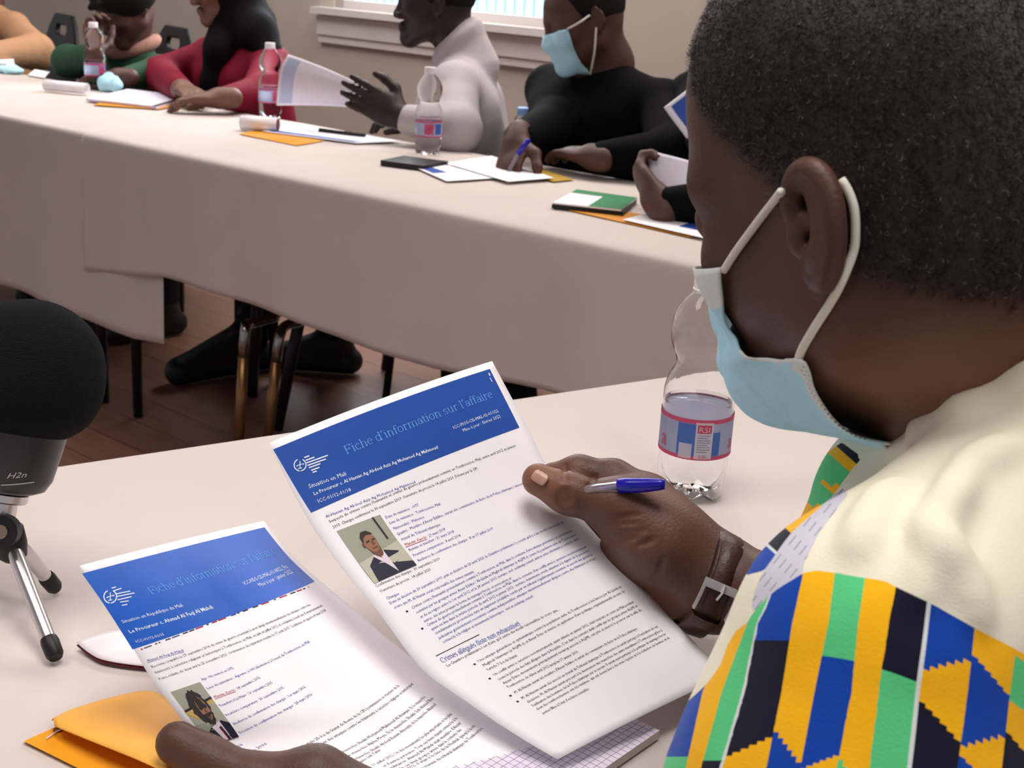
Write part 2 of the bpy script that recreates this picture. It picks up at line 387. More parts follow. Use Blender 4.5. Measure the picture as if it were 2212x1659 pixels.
# ------------------------------------------------------------------ water bottles
M_CAP = mat('white_cap_plastic', (235, 228, 232), 0.4, 0.4)
M_PET = mat('clear_bottle_plastic', (255, 255, 255), 0.04, 0.5, trans=1.0, ior=1.12)
M_PET_NEAR = mat('clear_bottle_plastic_near', (255, 255, 255), 0.03, 0.6, trans=1.0, ior=1.28)
M_WATER = mat('bottle_water', (252, 253, 255), 0.02, 0.5, trans=1.0, ior=1.08)
M_LAB = [mat('label_pale_blue', (176, 184, 218), 0.5, var=0.12, vscale=90), mat('label_pink', (236, 84, 128), 0.5), mat('label_white', (238, 232, 236), 0.5),
         mat('label_blue', (74, 122, 204), 0.5), mat('label_maroon', (176, 52, 92), 0.5), mat('label_print', (120, 128, 150), 0.5)]
for _m in M_LAB[:4]:                                          # thin printed film lets some light through
    _nt = _m.node_tree; _b = _nt.nodes['Principled BSDF']; _t = _nt.nodes.new('ShaderNodeBsdfTranslucent'); _x = _nt.nodes.new('ShaderNodeMixShader')
    _t.inputs[0].default_value = (*[0.25 + 0.7 * c for c in _b.inputs['Base Color'].default_value[:3]], 1); _x.inputs[0].default_value = 0.55
    _nt.links.new(_b.outputs[0], _x.inputs[1]); _nt.links.new(_t.outputs[0], _x.inputs[2]); _nt.links.new(_x.outputs[0], _nt.nodes['Material Output'].inputs[0])
PROF = [(0.0245, 0.0), (0.029, 0.003), (0.0312, 0.009), (0.0318, 0.02), (0.0325, 0.045), (0.0325, 0.046), (0.0325, 0.083), (0.0328, 0.084), (0.0328, 0.094), (0.0325, 0.102), (0.031, 0.110), (0.0275, 0.118),
        (0.0242, 0.124), (0.0232, 0.128), (0.0240, 0.133), (0.0268, 0.139), (0.0300, 0.147), (0.0314, 0.156), (0.0305, 0.165), (0.0268, 0.176), (0.0205, 0.186), (0.0145, 0.1925), (0.0128, 0.196), (0.0128, 0.200)]
def arc_patch(mb, R_, z0, z1, a0, a1, m, n=16):
    v = [(R_ * math.cos(a), R_ * math.sin(a), z) for z in (z0, z1) for a in np.linspace(a0, a1, n)]
    mb.add(v, [(i, i + 1, n + i + 1, n + i) for i in range(n - 1)], m)
def text_mesh(body, bold=False, res=2):
    cu = bpy.data.curves.new('t', 'FONT'); cu.body = body; cu.size = 1.0; cu.resolution_u = res
    if bold: cu.offset = 0.012
    ob = bpy.data.objects.new('t', cu); COL.objects.link(ob)
    dg = bpy.context.evaluated_depsgraph_get(); me = bpy.data.meshes.new_from_object(ob.evaluated_get(dg))
    v = np.array([p.co[:2] for p in me.vertices]) if len(me.vertices) else np.zeros((0, 2)); f = [tuple(p.vertices) for p in me.polygons]
    bpy.data.objects.remove(ob); bpy.data.curves.remove(cu); bpy.data.meshes.remove(me)
    return v, f
def ring_text(mb, body, R_, z, h, a0, m, width=None):
    v, f = text_mesh(body); v = v * h
    if width: v[:, 0] *= width / (v[:, 0].max() + 1e-9)
    mb.add([(R_ * math.cos(a0 + x / R_), R_ * math.sin(a0 + x / R_), z + y) for x, y in v], f, m)
def make_bottle(name, loc, face, label, group=None, detail=True, water=0.093, cap_mat=None):
    b = empty(name, loc, label, 'bottle', group); L = np.asarray(loc)
    n = 56 if detail else 28
    mb = MB(); ribs = []
    prof = [(r, z) for r, z in PROF]
    o = mb.lathe((0, 0, 0), [(0.008, 0.006), (0.018, 0.003)] + prof, n, close=False)
    vv = []
    for x, y, z in mb.v:                                     # petaloid foot, dimples in the upper bulb, twisted waist flutes
        a = math.atan2(y, x); r = math.hypot(x, y); k = 1.0
        if z < 0.026: k -= 0.10 * (0.5 + 0.5 * math.cos(5 * a)) * (1 - z / 0.026) ** 0.8; z += 0.006 * (0.5 + 0.5 * math.cos(5 * a)) * (1 - z / 0.026)
        if 0.112 < z < 0.142: k += 0.022 * math.sin(12 * a + z * 260)
        if 0.142 < z < 0.17: k += 0.014 * math.cos(9 * a) * math.cos((z - 0.142) * 340)
        vv.append((x * k + L[0], y * k + L[1], z + L[2]))
    body = mesh_obj('bottle_body', vv, mb.f, M_PET_NEAR if detail else M_PET, b, True)
    if detail: add_mod_solid(body, 0.0005, -1)
    wp = [(0.004, 0.010), (0.020, 0.010), (0.0285, 0.026)] + [(r - 0.0014, z) for r, z in PROF if 0.03 < z < water] + [(0.0305, water), (0.0305, water + 0.0002)]
    MB().lathe(L, wp, n).build('water', M_WATER, b, True)
    cp = MB().lathe(L, [(0.0142, 0.1935), (0.0148, 0.1945), (0.0148, 0.197), (0.0142, 0.1975), (0.0142, 0.2085), (0.0132, 0.21)], 28)
    cp.build('cap', cap_mat or M_CAP, b, angle=35)
    lb = MB(); R1 = 0.0333
    arc_patch(lb, R1, 0.0455, 0.084, 0, 2 * math.pi, 0, 65)
    R2 = R1 + 0.0002; R3 = R2 + 0.0002
    arc_patch(lb, R2, 0.0455, 0.0492, 0, 2 * math.pi, 1, 65); arc_patch(lb, R2, 0.080, 0.0842, 0, 2 * math.pi, 1, 65)
    fa = face
    if detail:
        arc_patch(lb, R2, 0.0495, 0.0795, fa - 0.62, fa - 0.10, 3)
        arc_patch(lb, R2, 0.0495, 0.072, fa + 0.36, fa + 0.6, 3)
        arc_patch(lb, R3, 0.0468, 0.0815, fa - 0.12, fa + 0.36, 2)
        arc_patch(lb, R3, 0.0468, 0.0608, fa - 0.55, fa - 0.19, 2)
        arc_patch(lb, R3 + 0.0002, 0.0715, 0.0792, fa - 0.07, fa + 0.31, 4)
        for i in range(8): arc_patch(lb, R3 + 0.0002, 0.0688 - i * 0.0022, 0.0695 - i * 0.0022, fa - 0.06, fa + 0.30 - 0.07 * (i % 3 == 1), 5)
        ring_text(lb, '0,5L', R3 + 0.0002, 0.0482, 0.0042, fa + 0.0, 4, 0.008)
        for a0 in (-1.25, 0.95): ring_text(lb, 'a', R3, 0.053, 0.022, fa + a0, 4)
        ring_text(lb, 'RSI', R3 + 0.0004, 0.0725, 0.0075, fa - 0.05, 2, 0.0105)
    else:
        arc_patch(lb, R2, 0.052, 0.078, fa - 0.5, fa + 0.2, 1); arc_patch(lb, R2, 0.052, 0.078, fa + 0.3, fa + 0.9, 3)
    lb.v = [(x + L[0], y + L[1], z + L[2]) for x, y, z in lb.v]
    lb.build('label', M_LAB, b, True)
    return b
q = T(1490, 1066)
make_bottle('water_bottle', q, math.atan2(CAM[1] - q[1], CAM[0] - q[0]) + 0.12, 'clear half-litre water bottle with pink and blue label, close up beside the masked man')
proto = None
for px, py, fa, lab in ((924, 334, 0.2, 'clear water bottle with pink label in front of the white shirted man'),
                    (584, 256, 0.6, 'clear water bottle with pink label between the red jacket and the held paper'),
                    (207, 194, 0.9, 'clear water bottle with pink label before the person in green')):
    q = T(px, py)
    if proto is None:
        proto = make_bottle('water_bottle', q, math.atan2(-q[1], -q[0]) + fa, lab, 'water bottles on the far table', False)
    else:
        o = proto.copy(); COL.objects.link(o); o.location = Vector(q); o['label'] = lab; o.rotation_euler = (0, 0, fa)
        for ch in list(proto.children):
            c = ch.copy(); COL.objects.link(c); c.parent = o
q = T(1128, 324); jar = empty('plastic_jar', q, 'small clear jar with pale blue lid half hidden behind the black sleeve', 'jar')
mb = MB().lathe(q, [(.020, .001), (.024, .004), (.024, .078), (.017, .090)], 28); mb.build('jar_body', M_PET, jar, True)
MB().lathe(q, [(.0175, .089), (.0180, .090), (.0180, .106), (.0165, .108)], 28).build('lid', mat('blue_cap_plastic', (150, 190, 250), 0.4), jar, angle=35)

# ------------------------------------------------------------------ printed sheets
M_PAPER = mat('white_paper', (246, 243, 248), 0.75, 0.25)
M_INK = {'blue': mat('ink_blue', (74, 84, 158), 0.7, 0.2), 'dark': mat('ink_grey', (84, 78, 92), 0.7, 0.2), 'black': mat('ink_black', (52, 46, 60), 0.7, 0.2),
         'red': mat('ink_red', (176, 36, 60), 0.7, 0.2), 'white': mat('ink_white', (226, 234, 246), 0.7, 0.2), 'light': mat('ink_light_blue', (112, 172, 236), 0.7, 0.2),
         'head': mat('ink_mid_blue', (92, 120, 186), 0.7, 0.2)}
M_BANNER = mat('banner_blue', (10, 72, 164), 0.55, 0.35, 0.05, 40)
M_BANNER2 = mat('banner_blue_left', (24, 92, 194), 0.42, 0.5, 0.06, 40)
class Sheet:
    """A bent sheet of paper between two edge curves; (u, v) run 0..1 across and down."""
    def __init__(s, left, right, bow=0.0, n=48, rest=0.754):
        if rest:                                              # nothing sinks into the table
            left, right = [[(x, y, min(d, tdep(x, y, rest))) for x, y, d in e] for e in (left, right)]
        s.L = spline([P(*p) for p in left], n); s.R = spline([P(*p) for p in right], n); s.n = n; s.bow = bow
    def at(s, u, v):
        u = np.atleast_1d(np.asarray(u, float)); v = np.atleast_1d(np.asarray(v, float))
        i = np.clip(v, 0, 1) * (s.n - 1); i0 = np.clip(i.astype(int), 0, s.n - 2); t = (i - i0)[:, None]
        a = s.L[i0] * (1 - t) + s.L[i0 + 1] * t; b = s.R[i0] * (1 - t) + s.R[i0 + 1] * t
        p = a * (1 - u[:, None]) + b * u[:, None]
        return p + s.nrm() * (s.bow * 4 * u * (1 - u))[:, None]
    def nrm(s):
        m = s.n // 2; w = np.cross(s.R[m] - s.L[m], s.L[m + 8] - s.L[m - 8]); w = nz(w)
        return w if w @ (CAM - s.L[m]) > 0 else -w
    def mesh(s, name, nu=24, nv=48):
        uu, vv = np.meshgrid(np.linspace(0, 1, nu), np.linspace(0, 1, nv)); pts = s.at(uu.ravel(), vv.ravel())
        return pts, grid_faces(nu, nv)
    def uv(s, px, py):
        if not hasattr(s, 'tree'):
            uu, vv = np.meshgrid(np.linspace(-.02, 1.02, 160), np.linspace(0, 1, 220)); s.gu, s.gv = uu.ravel(), vv.ravel(); s.gp = pix(s.at(s.gu, s.gv)); s.tree = 1
        k = np.argmin(((s.gp - [px, py]) ** 2).sum(1)); u, v = s.gu[k], s.gv[k]
        for _ in range(4):
            b = pix(s.at([u, u + 1e-3, u], [v, v, v + 1e-3])); J = np.stack([(b[1] - b[0]) / 1e-3, (b[2] - b[0]) / 1e-3], 1)
            d = np.linalg.solve(J, np.array([px, py]) - b[0]); u += np.clip(d[0], -.05, .05); v += np.clip(d[1], -.05, .05)
        return np.array([u, v])
    def place(s, uvp, eps):
        uvp = np.asarray(uvp); return s.at(uvp[:, 0], uvp[:, 1]) + s.nrm() * eps
    def line(s, mb, x0, y0, x1, y1, body, h=None, m=0, bold=False, eps=0.00025):
        a, b = s.uv(x0, y0), s.uv(x1, y1); sc = np.array([0.21, 0.297]); A, B = a * sc, b * sc; d = B - A; L = np.linalg.norm(d)
        v, f = text_mesh(body, bold, 1)
        if not len(v): return
        wid = v[:, 0].max(); k = L / wid; hh = h or k * 0.95
        ex = d / L; ey = np.array([ex[1], -ex[0]])
        q = (A + np.outer(v[:, 0] * k, ex) + np.outer(v[:, 1] * hh, ey)) / sc
        mb.add(s.place(q, eps), f, m)
    def bar(s, mb, x0, y0, x1, y1, t, m=0, eps=0.0002):
        a, b = s.uv(x0, y0), s.uv(x1, y1); sc = np.array([0.21, 0.297]); A, B = a * sc, b * sc; d = nz(B - A); e = np.array([d[1], -d[0]]) * t / 2
        mb.add(s.place(np.array([A - e, B - e, B + e, A + e]) / sc, eps), [(0, 1, 2, 3)], m)
    def patch(s, mb, quad, m=0, eps=0.00015, n=14):
        c = [s.uv(*p) for p in quad]; pts = []
        for t in np.linspace(0, 1, n):
            for w in np.linspace(0, 1, n): pts.append((c[0] * (1 - w) + c[1] * w) * (1 - t) + (c[3] * (1 - w) + c[2] * w) * t)
        mb.add(s.place(pts, eps), grid_faces(n, n), m)
    def poly(s, mb, quad, pts, m, eps):                    # flat shape given in 0..1 of a quad on the sheet
        c = [s.uv(*p) for p in quad]
        q = [(c[0] * (1 - x) + c[1] * x) * (1 - y) + (c[3] * (1 - x) + c[2] * x) * y for x, y in pts]
        mb.add(s.place(q, eps), [tuple(range(len(q)))], m)
# serif capitals and small letters for the headings, drawn as pen strokes
def _arc(cx, cy, rx, ry, a0, a1, n=12): return [(cx + rx * math.cos(math.radians(a)), cy + ry * math.sin(math.radians(a))) for a in np.linspace(a0, a1, n)]
X_ = 0.48
def _stem(x, y0, y1, top=True): return [[(x, y0), (x, y1)], [(x - .07, y0), (x + .07, y0)]] + ([[(x - .07, y1 - .02), (x, y1)]] if top else [])
GLY = {
 'F': (.55, _stem(.12, 0, .70, False) + [[(.04, .70), (.50, .70), (.50, .60)], [(.12, .37), (.38, .37)], [(.38, .31), (.38, .43)]]),
 'C': (.66, [_arc(.36, .35, .30, .36, 50, 310, 18), [(.56, .70), (.56, .58)]]),
 'i': (.25, _stem(.12, 0, X_) + [[(.10, .64), (.14, .68)]]), 'l': (.25, _stem(.12, 0, .72)),
 'c': (.42, [_arc(.23, .24, .18, .25, 45, 315, 14)]),
 'h': (.54, _stem(.12, 0, .72) + _stem(.41, 0, .32, False) + [_arc(.265, .32, .145, .155, 0, 180)]),
 'e': (.44, [[(.06, .27), (.39, .27)] + _arc(.225, .25, .17, .24, 5, 310, 16)]),
 'd': (.52, [_arc(.22, .24, .17, .25, 0, 360, 20), [(.39, .72), (.39, 0), (.46, 0)], [(.32, .70), (.39, .72)]]),
 "´": (.2, [[(.06, .56), (.15, .74)]]), ' ': (.24, []),
 'n': (.54, _stem(.12, 0, X_) + _stem(.41, 0, .32, False) + [_arc(.265, .32, .145, .155, 0, 180)]),
 'f': (.30, _stem(.13, 0, .56, False) + [_arc(.25, .56, .12, .15, 30, 180, 8), [(.03, X_ - .03), (.27, X_ - .03)]]),
 'o': (.50, [_arc(.25, .24, .19, .25, 0, 360, 22)]),
 'r': (.38, _stem(.12, 0, X_) + [_arc(.25, .30, .13, .17, 45, 180, 8)]),
 'm': (.82, _stem(.12, 0, X_) + _stem(.41, 0, .32, False) + _stem(.70, 0, .32, False) + [_arc(.265, .32, .145, .155, 0, 180), _arc(.555, .32, .145, .155, 0, 180)]),
 'a': (.45, [_arc(.22, .34, .14, .14, 0, 160, 8), [(.36, .34), (.36, .05), (.43, .0)], _arc(.20, .14, .14, .14, 20, 360, 14)]),
 't': (.30, [[(.13, .62), (.13, .08)] + _arc(.21, .08, .08, .08, 180, 300, 6), [(.03, X_ - .03), (.27, X_ - .03)]]),
 's': (.38, [_arc(.19, .36, .12, .12, 30, 270, 10) + _arc(.19, .12, .13, .12, 90, -150, 10)]),
 'u': (.54, [[(.05, X_), (.12, X_), (.12, .14)], _arc(.265, .14, .145, .145, 180, 360), [(.34, X_), (.41, X_), (.41, 0), (.48, 0)]]),
}
def serif_text(body, w=0.055):
    V_, F_ = [], []; x = 0
    for ch in body:
        adv, st = GLY[ch]
        for s in st:
            for a, b in zip(s[:-1], s[1:]):
                a, b = np.array(a), np.array(b); d = nz(b - a); e = np.array([-d[1], d[0]]); ww = w * (0.55 + 0.55 * abs(d[1])) / 2
                k = len(V_); V_ += [a - e * ww - d * ww * .6 + [x, 0], b - e * ww + d * ww * .6 + [x, 0], b + e * ww + d * ww * .6 + [x, 0], a + e * ww - d * ww * .6 + [x, 0]]; F_.append((k, k + 1, k + 2, k + 3))
        x += adv
    return np.array(V_), F_
def serif_line(sh, mb, x0, y0, x1, y1, body, cap, m=0, w=0.055):
    a, b = sh.uv(x0, y0), sh.uv(x1, y1); sc = np.array([0.21, 0.297]); A, B = a * sc, b * sc; d = B - A; L = np.linalg.norm(d); v, f = serif_text(body, w)
    k = L / v[:, 0].max(); hh = cap / 0.70; ex = d / L; ey = np.array([ex[1], -ex[0]])
    mb.add(sh.place((A + np.outer(v[:, 0] * k, ex) + np.outer(v[:, 1] * hh, ey)) / sc, 0.0003), f, m)
def emblem(sh, mb, cx, cy, r, bars):
    def disc(pts): 
        q = np.array([sh.uv(*p) for p in pts]); return sh.place(q, 0.0003)
    for a0, a1 in ((115, 265), (-85, 65)):                    # laurel half wreaths
        pts = [(cx + k * r * math.cos(math.radians(a)), cy - k * r * math.sin(math.radians(a))) for k in (0.84, 1.0) for a in np.linspace(a0, a1, 10)]
        mb.add(disc(pts), [(i, i + 1, 11 + i, 10 + i) for i in range(9)], 0)
    for pts in (((-.5, .05), (.5, -.25), (.5, -.15), (-.5, .15)), ((-.06, -.6), (.06, -.6), (.06, .5), (-.06, .5)), ((-.3, .5), (.3, .4), (.3, .52), (-.3, .62)), ((-.6, .1), (-.3, .02), (-.4, .28)), ((.3, -.2), (.62, -.28), (.5, 0.02))):
        mb.add(disc([(cx + x * r, cy + y * r) for x, y in pts]), [tuple(range(len(pts)))], 0)
    for x0, y0, x1, y1 in bars: sh.bar(mb, x0, y0, x1, y1, 0.0009, 0, 0.0003)
def sheet_obj(name, sh, label, cat='paper'):
    v, f = sh.mesh(name); o = mesh_obj(name, v, f, M_PAPER, None, True); add_mod_solid(o, 0.00018, -1)
    # keep the printed side flush: the thickness grows away from the viewer
    n = sh.nrm(); me = o.data; me.update()
    if np.array(me.polygons[0].normal) @ n < 0: me.flip_normals()
    return tag(o, label, cat)
SR = Sheet([(580, 957, .90), (671 - 8, 1118, .885), (754 - 6, 1240, .87), (817 - 4, 1316, .86), (884, 1413, .847), (930, 1462, .84), (985, 1500, .832), (1080, 1565, .818), (1165, 1618, .806), (1205, 1640, .80)],
           [(1063, 780, 1.02), (1135, 915, 1.0), (1180, 1005, .985), (1225, 1080, .97), (1280, 1146, .955), (1365, 1241, .935), (1441, 1328, .92), (1503, 1390, .907), (1565, 1462, .89)], 0.004)
right_sheet = sheet_obj('information_sheet', SR, 'printed sheet pinched by the thumb of the watch hand, dark blue heading')
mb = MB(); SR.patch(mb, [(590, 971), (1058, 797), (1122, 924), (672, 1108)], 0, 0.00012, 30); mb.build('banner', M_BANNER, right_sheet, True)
mb = MB(); serif_line(SR, mb, 748.5, 982, 1066, 858, 'Fiche d´information sur l´affaire', 0.0062); mb.build('title', M_INK['light'], right_sheet)
mb = MB(); emblem(SR, mb, 648, 1005, 14, [(657, 989, 668, 985), (660, 995, 679, 988), (662, 1000.5, 708, 984), (664, 1006, 704, 992), (667, 1011, 692, 1002), (672, 1016.5, 690, 1010), (675, 1021, 684, 1018)])
mb.build('emblem', M_INK['white'], right_sheet)
mb = MB()
for a in ((980, 927.6, 1077.5, 890, 'ICC-PIOS-CIS-MAL-02-011/22'), (1000.8, 933.6, 1082, 902, 'Mise à jour : février 2022')): SR.line(mb, *a, m=0)
mb.build('reference_lettering', M_INK['white'], right_sheet); mb = MB()
for a in ((668, 1055.7, 748.5, 1027, 'Situation en Mali'), (687.5, 1087, 759, 1061, 'ICC-01/12-01/18')): SR.line(mb, *a, m=0)
SR.line(mb, 678.5, 1070.6, 946.5, 969, 'Le Procureur c. Al Hassan Ag Abdoul Aziz Ag Mohamed Ag Mahmoud', m=0, bold=True)
mb.build('heading_lettering', M_INK['white'], right_sheet); mb = MB()
SR.bar(mb, 1056, 806, 1058, 812, 0.0012); SR.bar(mb, 1058, 816, 1063, 825, 0.0007); mb.build('corner_mark', M_INK['white'], right_sheet)
LINES_R = [
 (704.6, 1119.4, 897.7, 1043.5, "Al-Hassan Ag Abdoul Aziz Ag Mohamed Ag Mahmoud", 'blue'),
 (712, 1130, 1114.7, 964.8, "Suspecté de crimes contre l'humanité et crimes de guerre prétendument commis en Tombouctou, Mali, entre avril 2012 et janvier", 'black'),
 (720, 1142, 1033, 1013.6, "2013. Charges confirmées le 30 septembre 2019. Ouverture du procès le 14 juillet 2020. Détenu par la CPI.", 'black'),
 (834, 1121, 905, 1093.4, "Date de naissance : 1977", 'blue'), (842, 1132.7, 952, 1090.7, "Lieu de naissance : Tombouctou, Mali", 'blue'), (851, 1145, 916.5, 1119, "Nationalité : Malienne", 'blue'),
 (858.7, 1157, 1138, 1043.5, "Qualité : Membre d'Ansar Eddine ; aurait été commissaire de facto de la Police islamique / associé au", 'blue'),
 (868, 1168, 952, 1135, "travail du Tribunal islamique", 'blue'), (876, 1179.7, 922, 1162.6, "Mandat d'arrêt", 'red'), (924, 1161.8, 962.6, 1145, ": 27 mars 2018", 'blue'),
 (884.5, 1191, 981.6, 1150, "Remise et transfert : 31 mars 2018", 'blue'), (894, 1202.7, 995.7, 1158.5, "Première comparution : 4 avril 2018", 'blue'),
 (903.5, 1214, 1066, 1143.6, "Audience de confirmation des charges : 8 au 17 juillet 2019", 'blue'), (812.6, 1269, 951, 1208.7, "Confirmation des charges : 30 septembre 2019", 'dark'),
 (822, 1280.6, 931.4, 1231.7, "Ouverture du procès : 14 juillet 2020", 'dark'), (835.6, 1296, 862.7, 1284.6, "Charges", 'blue'),
 (843, 1306, 1218, 1130, "Dans sa décision du 30 septembre 2019, puis sa décision du 23 avril 2020, la Chambre préliminaire I a conclu qu'il y a des motifs substantiels de", 'blue'),
 (852, 1316, 1024, 1237, "croire que M. Al Hassan serait responsable des crimes suivants", 'blue'),
 (891, 1316, 1237, 1148, "Crimes contre l'humanité prétendument commis à Tombouctou, au Mali, dans le contexte d'une attaque généralisée et systématique", 'blue'),
 (900, 1326, 1244.7, 1157, "commise par les groupes armés Ansar Eddine / Al-Qaïda au Maghreb islamique (« AQMI ») contre la population civile de Tombouctou", 'blue'),
 (909, 1336, 1252, 1165, "et de sa région entre le 1er avril 2012 et le 28 janvier 2013: torture, viol, esclavage sexuel, autres actes inhumains y compris, entre", 'blue'),
 (917, 1345, 1105.5, 1250.7, "autres, des actes prenant la forme de mariages forcés, et persécution et", 'blue'),
 (924, 1354, 1267, 1183, "Crimes de guerre prétendument commis à Tombouctou, au Mali, dans le contexte d'un conflit armé à caractère non-international", 'blue'),
 (932.7, 1362.5, 1273.7, 1191, "ayant eu lieu dans la même période de avril 2012 à janvier 2013 : torture, traitements cruels, atteintes à la dignité de la personne,", 'blue'),
 (941.4, 1371, 1281, 1199, "condamnations prononcées sans un jugement préalable, rendu par un tribunal régulièrement constitué et assorti des garanties", 'blue'),
 (949, 1381.5, 1288.6, 1207, "judiciaires généralement reconnues comme indispensables, attaques intentionnellement dirigées contre des bâtiments protégés", 'blue'),
 (957.7, 1390, 1151.6, 1290, "consacrés à la religion et monuments historiques ; viol et esclavage sexuel", 'blue'),
 (967, 1440.6, 1208.6, 1318, "La Chambre préliminaire I est d'avis qu'il existe des motifs raisonnables de croire que...", 'dark'),
 (1035, 1430.7, 1343, 1269, "Une attaque généralisée et systématique contre la population civile de Tombouctou a été lancée par Al Qaïda au", 'dark'),
 (1045.6, 1439.7, 1350.7, 1278.8, "Maghreb Islamique (« AQMI ») et Ansar Dine et menée en application d'une politique organisationnelle au sens de", 'dark'),
 (1054, 1449, 1119, 1417, "l'article 7-2-a du Statut.", 'dark'),
 (1068, 1460.6, 1370, 1302, "Un conflit armé à caractère non-international, ayant débuté en janvier 2012, était toujours en cours au Mali pendant", 'dark'),
 (1078.7, 1470, 1378, 1310.6, "toute la période des faits allégués dans la Requête. C'est dans le contexte dudit conflit que les groupes armés AQMI et", 'dark'),
 (1089, 1478.7, 1386.5, 1319.5, "Ansar Dine, mouvement principalement touareg associé à AQMI, ont pris et exercé le pouvoir sur la ville de", 'dark'),
 (1098, 1487, 1251, 1409, "Tombouctou, de début avril 2012 jusqu'au 17 janvier 2013.", 'dark'),
 (1113, 1498.6, 1378, 1359, "M. Al Hassan aurait été membre d'Ansar Eddine et aurait été commissaire de facto de la Police islamique.", 'dark'),
 (1129, 1510.8, 1421.8, 1354.8, "M. Al Hassan aurait été associé au travail du Tribunal islamique à Tombouctou et aurait participé à l'exécution de ses", 'dark'),
 (1141, 1519, 1431, 1363, "décisions. M. Al Hassan aurait pris part à la destruction des mausolées des saints musulmans à Tombouctou grâce à", 'dark'),
 (1152, 1527, 1439, 1371, "l'utilisation des hommes de la Police islamique sur le terrain. Il aurait aussi participé à la politique de mariages forcés", 'dark'),
 (1161, 1534.6, 1447.6, 1379, "dont des tombouctiennes ont été victimes, qui ont donné lieu à des viols répétés et à la réduction de femmes et de", 'dark'),
 (1173.6, 1543, 1274, 1489, "jeunes filles à l'état d'esclaves sexuelles.", 'dark')]
INKS = list(M_INK)
def body_text(sh, lines, extra, parent):
    mb = MB()
    for x0, y0, x1, y1, t, ink in lines: sh.line(mb, x0, y0, x1, y1, t, h=0.0031, m=INKS.index(ink))
    for a in extra: sh.bar(mb, *a[:5], m=INKS.index(a[5]))
    return mb.build('body_text', [M_INK[k] for k in INKS], parent)
body_text(SR, LINES_R, [(876, 1182.5, 922, 1165, .0004, 'red'), (941.4, 1417.5, 1035, 1371, .0006, 'black')] +
          [(x - 2, y + 1, x + 2, y - 1, .0013, 'black') for x, y in ((879, 1321), (912, 1358), (1025, 1435), (1057.8, 1466), (1102.5, 1503), (1118, 1515.6))], right_sheet)
mb = MB()
GLY['é'] = (.44, GLY['e'][1] + [[(.2, .54), (.29, .66)]]); GLY['è'] = GLY['é']; GLY['g'] = (.5, GLY['o'][1] + [_arc(.24, -.1, .17, .12, 120, 420, 12)]); GLY['v'] = (.46, [[(.03, X_), (.23, 0), (.43, X_)]])
GLY['x'] = (.46, [[(.03, X_), (.42, 0)], [(.42, X_), (.03, 0)]]); GLY['('] = (.28, [_arc(.36, .3, .24, .44, 130, 230, 8)]); GLY[')'] = (.28, [_arc(-.08, .3, .24, .44, -50, 50, 8)])
serif_line(SR, mb, 956, 1432, 1124.5, 1350, 'Crimes allégués (liste non exhaustive)', 0.0036, w=0.075); mb.build('section_heading', M_INK['head'], right_sheet)
